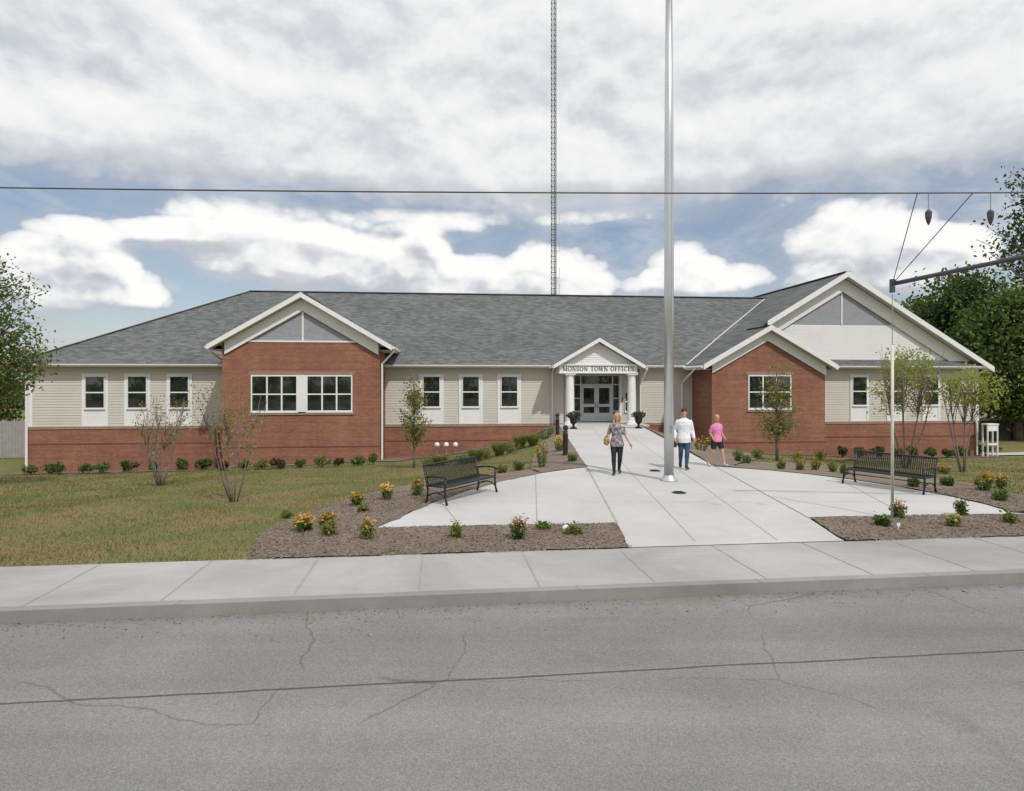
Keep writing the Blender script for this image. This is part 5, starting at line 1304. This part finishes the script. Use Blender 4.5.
# grey board fence at the other end
fe = empty('board_fence', (-32.5, 43, gz(-32.5, 43)), 0.1, 'grey board fence beyond the hip-end corner of the building', 'fence')
mb = MB()
for k in range(44): mb.box((-6 + k * 0.2, -0.012, 0.05), (-6 + k * 0.2 + 0.19, 0.012, 2.5 + 0.01 * (k % 3)))
mb.build('boards', M['fencegrey'], fe)
for k in range(5):
    mb = MB(); mb.box((-6 + k * 2.2 - 0.06, 0.02, -0.2), (-6 + k * 2.2 + 0.06, 0.14, 2.6)); mb.build('post', M['fencegrey'], fe)

# ------------------------------------------------------------------ people
def person(name_label, loc, rz, H, J, top, topmat, sleeve, bottom, botmat, botlen, shoemat, hair, hairmat, female):
    """J: joint positions for a 1.75 m figure facing -y; x>0 is the figure's left side"""
    k = H / 1.75
    root = empty('person', loc, rz, name_label, 'person'); root.scale = (k, k, k)
    wsh = 0.86 if female else 1.0
    def ring(z, rx, ry, cy=0.0, cx=0.0, n=18): return [Vector((cx + rx * math.cos(2 * math.pi * i / n), cy + ry * math.sin(2 * math.pi * i / n), z)) for i in range(n)]
    tor = [(0.80, .13, .10), (0.88, .165 if not female else .172, .118), (0.97, .155, .112), (1.07, .138 if not female else .125, .10), (1.18, .150 if not female else .135, .108), (1.28, .168 * wsh + .005, .118), (1.38, .172 * wsh, .108), (1.44, .135 * wsh, .085), (1.475, .075, .066)]
    hips = {s: Vector((s * 0.088, 0, 0.90)) for s in (-1, 1)}
    sh = {s: Vector((s * 0.178 * wsh, 0.005, 1.392)) for s in (-1, 1)}
    def leg(mb, s, g_=0.0, upto=1.0):
        kn, an = Vector(J['knee'][s]), Vector(J['ankle'][s]); h = hips[s]
        P = [h + Vector((0, 0, 0.03)), h.lerp(kn, .35), h.lerp(kn, .75), kn, kn.lerp(an, .3) + Vector((0, 0.012, 0)), kn.lerp(an, .7), an]
        R = [.092, .084, .066, .056, .056, .042, .036]
        if upto < 1.0:
            n = max(2, int(round(upto * 6)) + 1); P, R = P[:n], R[:n]
        mb.tube(P, [r + g_ for r in R], 14)
    def arm(mb, s, g_=0.0, upto=1.0):
        el, wr = Vector(J['elbow'][s]), Vector(J['wrist'][s]); a = sh[s]
        P = [a + Vector((-s * .03, 0, .005)), a.lerp(el, .25), a.lerp(el, .7), el, el.lerp(wr, .35), el.lerp(wr, .8), wr]; R = [.056, .052, .043, .037, .038, .029, .025]
        if upto < 1.0:
            n = max(2, int(round(upto * 6)) + 1); P, R = P[:n], R[:n]
        mb.tube(P, [r * (0.9 if female else 1) + g_ for r in R], 12)
    def hand(mb, s):
        el, wr = Vector(J['elbow'][s]), Vector(J['wrist'][s]); d = (wr - el).normalized(); side = Vector((s, 0, 0)); side = (side - d * side.dot(d)).normalized(); f = d.cross(side).normalized()
        if f.y > 0: f = -f                                         # thumb side faces forward
        palm = wr + d * 0.05
        mb.tube([wr - d * .01, palm, wr + d * .095], [.026, .040, .036], 10, sx=1.0, sy=1.0)
        for i, ln in enumerate((.072, .082, .076, .058)):
            b = wr + d * .088 + f * (.028 - .019 * i); c = b + d * ln * .5 - side * s * 0 - side * .006; e = c + d * ln * .42 - side * .018; t_ = e + d * ln * .2 - side * .016
            mb.tube([b - d * .02, b, c, e, t_], [.010, .0098, .0092, .0085, .007], 7)
        b = wr + d * .03 + f * .03; mb.tube([b - f * .012, b + f * .018 + d * .02, b + f * .03 + d * .048, b + f * .03 + d * .068], [.012, .0115, .0105, .008], 7)
    def foot(mb, s, g_=0.0):
        an = Vector(J['ankle'][s]); ang = J.get('foot', {}).get(s, 0.0)
        d = Vector((0.12 * s, -math.cos(ang), -math.sin(ang))).normalized(); upv = Vector((0, -math.sin(ang), math.cos(ang)))
        heel = an - d * .05 - upv * .045
        pts = [heel - d * .012, heel + d * .04, heel + d * .12, heel + d * .19, heel + d * .235]; R = [.026, .036, .037, .036, .02]
        mb.tube(pts, [r + g_ for r in R], 12, sx=1.05, sy=0.85); mb.tube([an + upv * .06, heel + d * .035], [.036 + g_, .036 + g_], 10)
    hd = Vector(J.get('head', (0, -0.015, 1.635)))
    body = MB()
    body.rings([ring(*t) for t in tor]); body.tube([(0, .01, 1.42), (0, .0, 1.50), hd + Vector((0, .015, -.08))], [.066, .056 if not female else .05, .054 if not female else .048], 14)
    for s in (-1, 1): leg(body, s); arm(body, s); hand(body, s); foot(body, s)
    body.ellip(hd + Vector((0, .012, .025)), (.076, .094, .095), 18); body.ellip(hd + Vector((0, -.022, -.045)), (.058, .066, .072), 16)
    body.ellip(hd + Vector((0, -.094, -.018)), (.013, .018, .022), 8); body.ellip(hd + Vector((0, -.083, .012)), (.010, .014, .03), 8)          # nose
    for s in (-1, 1): body.ellip(hd + Vector((s * .078, .012, -.005)), (.010, .018, .030), 8)                                             # ears
    body.ellip(hd + Vector((0, -.078, -.088)), (.026, .02, .022), 8)                                                                    # chin
    link_mesh('body', remeshed(body, 0.0075, 2), M['skin'], root, True)
    for s in (-1, 1):
        e = MB(); e.ellip(hd + Vector((s * .031, -.080, .012)), (.012, .008, .0075), 8); e.build('eye', M['eye'], root, True)
    m = MB(); m.ellip(hd + Vector((0, -.084, -.062)), (.024, .008, .007), 8); m.build('mouth', M['lip'], root, True)
    # top
    t = MB()
    lo = .026 if female else .034
    rr = [(top[0], tor[1][1] + lo, tor[1][2] + lo), (0.90, tor[1][1] + lo, tor[1][2] + lo)] + [(z, rx + (lo if z < 1.0 else .024 if female else .040) - (.026 if z > 1.3 else 0), ry + .026) for z, rx, ry in tor[2:7]] + [(1.43, .140 * wsh + .015, .098), (1.462, .098, .080), (top[1] + .035, .066, .064)]
    t.rings([ring(*q) for q in rr])
    for s in (-1, 1): arm(t, s, .017, sleeve)
    link_mesh('shirt', remeshed(t, 0.011, 4), topmat, root, True)
    b = MB()
    b.rings([ring(z, rx + .012, ry + .012) for z, rx, ry in tor[:4]])
    for s in (-1, 1): leg(b, s, .011 if botlen > .9 else .022, botlen)
    link_mesh(bottom, remeshed(b, 0.011, 4), botmat, root, True)
    for s in (-1, 1):
        q = MB(); foot(q, s, .009); link_mesh('shoe', remeshed(q, 0.009, 3), shoemat, root, True)
    h = MB()
    if hair == 'short':
        h.ellip(hd + Vector((0, .018, .055)), (.086, .102, .088), 16); h.ellip(hd + Vector((0, .06, -.01)), (.078, .055, .07), 12)
    else:
        h.ellip(hd + Vector((0, .026, .046)), (.090, .102, .094), 16); h.ellip(hd + Vector((0, .06, -.03)), (.084, .06, .10), 14)
        if hair == 'long':
            for s in (-1, 1): h.tube([hd + Vector((s * .062, -.03, .07)), hd + Vector((s * .088, -.012, .0)), hd + Vector((s * .092, -.01, -.09)), hd + Vector((s * .085, -.035, -.19)), hd + Vector((s * .075, -.07, -.25))], [.03, .034, .036, .032, .014], 10)
            h.tube([hd + Vector((0, .07, .0)), hd + Vector((0, .085, -.12)), hd + Vector((0, .10, -.25))], [.075, .085, .05], 12)
        else:
            h.tube([hd + Vector((0, .10, .05)), hd + Vector((0, .15, .02)), hd + Vector((.01, .155, -.08)), hd + Vector((.01, .13, -.16))], [.03, .035, .03, .01], 10)
    link_mesh('hair', remeshed(h, 0.010, 3), hairmat, root, True)
    return root, k

px_, py_ = flat(617, 474.5)
wom, k = person('blond woman in grey patterned top and black leggings walking with a tan bag', (px_, py_, 0.004), -0.12, 1.72,
    {'knee': {-1: (-.095, -.07, .50), 1: (.085, -.02, .50)}, 'ankle': {-1: (-.085, -.10, .095), 1: (.07, .22, .16)}, 'foot': {-1: 0.0, 1: 0.5},
     'elbow': {-1: (-.245, .07, 1.14), 1: (.23, .06, 1.13)}, 'wrist': {-1: (-.235, -.13, 1.02), 1: (.36, -.05, .90)}},
    (0.80, 1.44), M['print'], 0.45, 'leggings', M['blackcloth'], 1.0, M['shoe'], 'long', M['blond'], True)
# shoulder bag, held by the woman
bg = empty('shoulder_bag', wom.location, wom.rotation_euler.z, 'tan leather shoulder bag hanging at the blond woman side', 'bag'); bg.scale = (k, k, k)
mb = MB(); mb.ellip((-.30, -.02, .98), (.075, .17, .135), 16); mb.ellip((-.30, -.02, .91), (.085, .185, .08), 14); link_mesh('pouch', remeshed(mb, .012, 3), M['leather'], bg, True)
mb = MB(); mb.tube([(-.29, -.14, 1.05), (-.26, -.10, 1.25), (-.175, -.02, 1.475), (-.25, .09, 1.28), (-.29, .10, 1.05)], .012, 8); mb.build('strap', M['leather'], bg, True)

px_, py_ = flat(684, 469)
man, k = person('man in white long-sleeved shirt and blue jeans walking beside the flagpole', (px_, py_, 0.004), -0.10, 1.80,
    {'knee': {-1: (-.085, .02, .50), 1: (.075, -.10, .50)}, 'ankle': {-1: (-.06, .26, .17), 1: (.05, -.13, .10)}, 'foot': {-1: 0.55, 1: 0.0},
     'elbow': {-1: (-.245, .07, 1.13), 1: (.24, .02, 1.12)}, 'wrist': {-1: (-.265, -.05, .885), 1: (.265, -.11, .89)}},
    (0.76, 1.455), M['shirtwhite'], 0.93, 'jeans', M['denim'], 1.0, M['shoe'], 'short', M['brownhair'], False)
hb_ = empty('hand_case', man.location, man.rotation_euler.z, 'small black case carried by the man in white', 'case'); hb_.scale = (k, k, k)
mb = MB(); mb.box((-.31, -.21, .64), (-.24, .07, .78)); o = mb.build('case_body', M['blackcloth'], hb_); bv = o.modifiers.new('b', 'BEVEL'); bv.width = .015; bv.segments = 3
mb = MB(); mb.tube([(-.275, -.13, .78), (-.275, -.12, .815), (-.275, -.02, .815), (-.275, -.01, .78)], .009, 8); mb.build('handle', M['blackcloth'], hb_, True)

px_, py_ = flat(717, 466.5)
person('girl in pink T-shirt and black shorts striding at the mulch edge', (px_, py_, 0.004), 0.25, 1.58,
    {'knee': {-1: (-.13, .04, .50), 1: (.14, -.10, .51)}, 'ankle': {-1: (-.21, .20, .12), 1: (.20, -.12, .10)}, 'foot': {-1: 0.3, 1: -0.1},
     'elbow': {-1: (-.225, .08, 1.15), 1: (.225, .10, 1.15)}, 'wrist': {-1: (-.215, -.10, .98), 1: (.22, -.09, 1.0)}},
    (0.84, 1.44), M['shirtpink'], 0.45, 'shorts', M['blackcloth'], 0.40, M['shoewhite'], 'tail', M['blond'], True)

# ------------------------------------------------------------------ sky, sun, camera
AZ, EL = math.radians(31), math.radians(51)
S = Vector((math.cos(EL) * math.sin(AZ), -math.cos(EL) * math.cos(AZ), math.sin(EL)))
sun = bpy.data.lights.new('sun', 'SUN'); sun.energy = 2.3; sun.angle = math.radians(1.5); sun.color = (1.0, 0.968, 0.92)
so = bpy.data.objects.new('sun', sun); so.rotation_euler = S.to_track_quat('Z', 'Y').to_euler(); so.location = (30, -30, 40); COL.objects.link(so)

w = bpy.data.worlds.new('World'); scene.world = w; w.use_nodes = True
nt = NT(w.node_tree); bgn = w.node_tree.nodes['Background']
sky = nt.n('ShaderNodeTexSky'); sky.sky_type = 'NISHITA'; sky.sun_disc = False; sky.sun_elevation = EL; sky.sun_rotation = math.atan2(S.x, S.y)
sky.dust_density = 1.2; sky.air_density = 1.0; sky.ozone_density = 1.5

# cloud field, a node group of (azimuth a, height ratio b) -> density
BLOBS = [  # where the clouds stand: photo px, py, half-width, half-height, amount
    (70, 262, 52, 32, .85), (25, 292, 50, 40, .5), (122, 282, 36, 20, .7), (152, 298, 26, 10, .5), (95, 226, 70, 9, .42), (190, 229, 50, 8, .38),
    (265, 236, 92, 27, .85), (322, 262, 48, 26, .7), (250, 270, 60, 12, .45), (405, 268, 42, 30, .9), (425, 246, 20, 14, .5), (425, 222, 65, 9, .5),
    (500, 280, 62, 20, .85), (530, 256, 16, 14, .45), (566, 278, 36, 26, .85), (600, 219, 45, 7, .42), (650, 286, 70, 12, .6), (680, 262, 30, 20, .85), (722, 276, 36, 16, .7),
    (855, 238, 62, 29, .9), (925, 262, 56, 27, .85), (965, 245, 30, 18, .6), (830, 280, 52, 14, .6)]
grp = bpy.data.node_groups.new('cloud_density', 'ShaderNodeTree')
grp.interface.new_socket('p', in_out='INPUT', socket_type='NodeSocketVector'); grp.interface.new_socket('d', in_out='OUTPUT', socket_type='NodeSocketFloat')
gn = NT(grp); gi = gn.n('NodeGroupInput'); go = gn.n('NodeGroupOutput')
P_ = gi.outputs[0]
tot = None
for (px, py, hw, hh, am) in BLOBS:
    az = math.atan((px - CX) / F); ca = math.cos(az); bb = (HOR - py) / F * ca
    ia, ib = 1 / (hw / F * ca * ca * 1.55), 1 / (hh / F * ca * 1.55)
    m_ = gn.n('ShaderNodeVectorMath', operation='MULTIPLY_ADD'); gn.put(m_.inputs[0], P_); m_.inputs[1].default_value = (ia, ib, 0); m_.inputs[2].default_value = (-az * ia, -bb * ib, 0)
    l_ = gn.n('ShaderNodeVectorMath', operation='DOT_PRODUCT'); gn.put(l_.inputs[0], m_.outputs[0]); gn.put(l_.inputs[1], m_.outputs[0])
    e = gn.math('MULTIPLY', gn.math('SUBTRACT', 1.0, l_.outputs['Value'], clamp=True), am)
    tot = e if tot is None else gn.math('ADD', tot, e)
tot = gn.math('MINIMUM', tot, 0.8)
sp2 = gn.n('ShaderNodeSeparateXYZ'); gn.put(sp2.inputs[0], P_)
# general cover away from the measured part of the sky (overhead and to the sides)
up_ = gn.math('MULTIPLY', gn.math('MULTIPLY', gn.math('SUBTRACT', sp2.outputs[1], 0.242), 13.0, clamp=True), 0.60)
sd_ = gn.math('MULTIPLY', gn.math('MULTIPLY', gn.math('SUBTRACT', gn.math('ABSOLUTE', sp2.outputs[0]), 0.72), 6.0, clamp=True), 0.38)
tot = gn.math('ADD', tot, gn.math('MAXIMUM', up_, sd_))
cv = gn.n('ShaderNodeVectorMath', operation='MULTIPLY_ADD'); gn.put(cv.inputs[0], P_); cv.inputs[1].default_value = (1.0, 1.3, 0); cv.inputs[2].default_value = (0, 0, 3.7)
n1 = gn.noise(cv.outputs[0], 5.0, 7, 0.55, 0.1)
def billow(scale, detail):
    n = gn.noise(cv.outputs[0], scale, detail, 0.5, 0.0)
    return gn.math('ABSOLUTE', gn.math('SUBTRACT', n, 0.5))
dd = gn.math('ADD', tot, gn.math('MULTIPLY', gn.math('SUBTRACT', n1, 0.5), 1.0))
lowb = gn.math('SUBTRACT', 1.0, gn.math('MULTIPLY', up_, 1.5))
dd = gn.math('ADD', dd, gn.math('MULTIPLY', gn.math('ADD', gn.math('MULTIPLY', gn.math('SUBTRACT', billow(11, 1), 0.10), 1.1), gn.math('MULTIPLY', gn.math('SUBTRACT', billow(27, 2), 0.10), 0.55)), lowb))
gn.put(go.inputs[0], gn.math('SUBTRACT', dd, 0.24))

tc = nt.n('ShaderNodeTexCoord').outputs['Generated']
sp = nt.n('ShaderNodeSeparateXYZ'); nt.put(sp.inputs[0], tc)
hor = nt.math('SQRT', nt.math('ADD', nt.math('MULTIPLY', sp.outputs[0], sp.outputs[0]), nt.math('MULTIPLY', sp.outputs[1], sp.outputs[1])))
az_ = nt.math('ARCTAN2', sp.outputs[0], sp.outputs[1]); el_ = nt.math('DIVIDE', sp.outputs[2], nt.math('MAXIMUM', hor, 0.05))
pc = nt.n('ShaderNodeCombineXYZ'); nt.put(pc.inputs[0], az_); nt.put(pc.inputs[1], el_)
def dens(da, db):
    v_ = nt.n('ShaderNodeVectorMath', operation='ADD'); nt.put(v_.inputs[0], pc.outputs[0]); v_.inputs[1].default_value = (da, db, 0)
    x = nt.n('ShaderNodeGroup'); x.node_tree = grp; nt.put(x.inputs[0], v_.outputs[0]); return x.outputs[0]
D0 = dens(0, 0); D1 = dens(0.010, 0.028)
mask = nt.ramp(D0, [(0.0, 0.0), (0.08, 0.45), (0.2, 0.85), (0.34, 1.0)], 'LINEAR')
veil = nt.ramp(D0, [(-0.0, 0.0), (1.0, 1.0)])
lit = nt.math('ADD', nt.math('MULTIPLY', nt.math('SUBTRACT', D0, D1), 2.0), 0.58)
thick = nt.math('MULTIPLY', nt.math('SUBTRACT', D0, 0.30), 0.45, clamp=True)
lit = nt.math('SUBTRACT', lit, thick, clamp=True)
ccol = nt.ramp(lit, [(0.0, (4.9, 5.1, 5.5)), (0.35, (6.1, 6.25, 6.55)), (0.62, (7.9, 7.95, 8.0)), (1.0, (9.1, 9.05, 8.95))])
for_sky = nt.mix(1.0, sky.outputs[0], (1.05, 0.98, 0.95), 'MULTIPLY')
haze = nt.math('MULTIPLY', nt.math('ADD', D0, 0.62), 0.85, clamp=True)      # thin grey veil round the clouds
for_sky = nt.mix(haze, for_sky, (4.6, 4.95, 5.5))
c2 = nt.n('ShaderNodeVectorMath', operation='MULTIPLY_ADD'); nt.put(c2.inputs[0], pc.outputs[0]); c2.inputs[1].default_value = (1.0, 2.6, 0); c2.inputs[2].default_value = (4.1, 0.35, 1.3)
wisp = nt.ramp(nt.noise(c2.outputs[0], 4.2, 8, 0.62, 0.5), [(0.47, 0.0), (0.60, 0.45), (0.76, 0.85)])
for_sky = nt.mix(wisp, for_sky, (6.3, 6.5, 6.9))           # thin grey layer behind the heaped clouds
nt.put(bgn.inputs['Color'], nt.mix(mask, for_sky, ccol))
bgn.inputs['Strength'].default_value = 0.1
w.cycles.sampling_method = 'MANUAL'; w.cycles.sample_map_resolution = 512

cam = bpy.data.cameras.new('camera'); cam.sensor_width = 36; cam.lens = F / 1024 * 36; cam.shift_y = -(395.5 - HOR) / 1024; cam.clip_end = 3000; cam.clip_start = 0.05
co = bpy.data.objects.new('camera', cam); co.location = (0, 0, CAM_H); co.rotation_euler = (math.pi / 2, 0, 0); COL.objects.link(co); scene.camera = co
vs = scene.view_settings; scene.display_settings.display_device = 'sRGB'
vs.view_transform = 'Standard'; vs.look = 'None'; vs.exposure = 0.13; vs.gamma = 1.0; vs.use_curve_mapping = False
scene.cycles.max_bounces = 6; scene.cycles.transparent_max_bounces = 8; scene.cycles.use_denoising = True
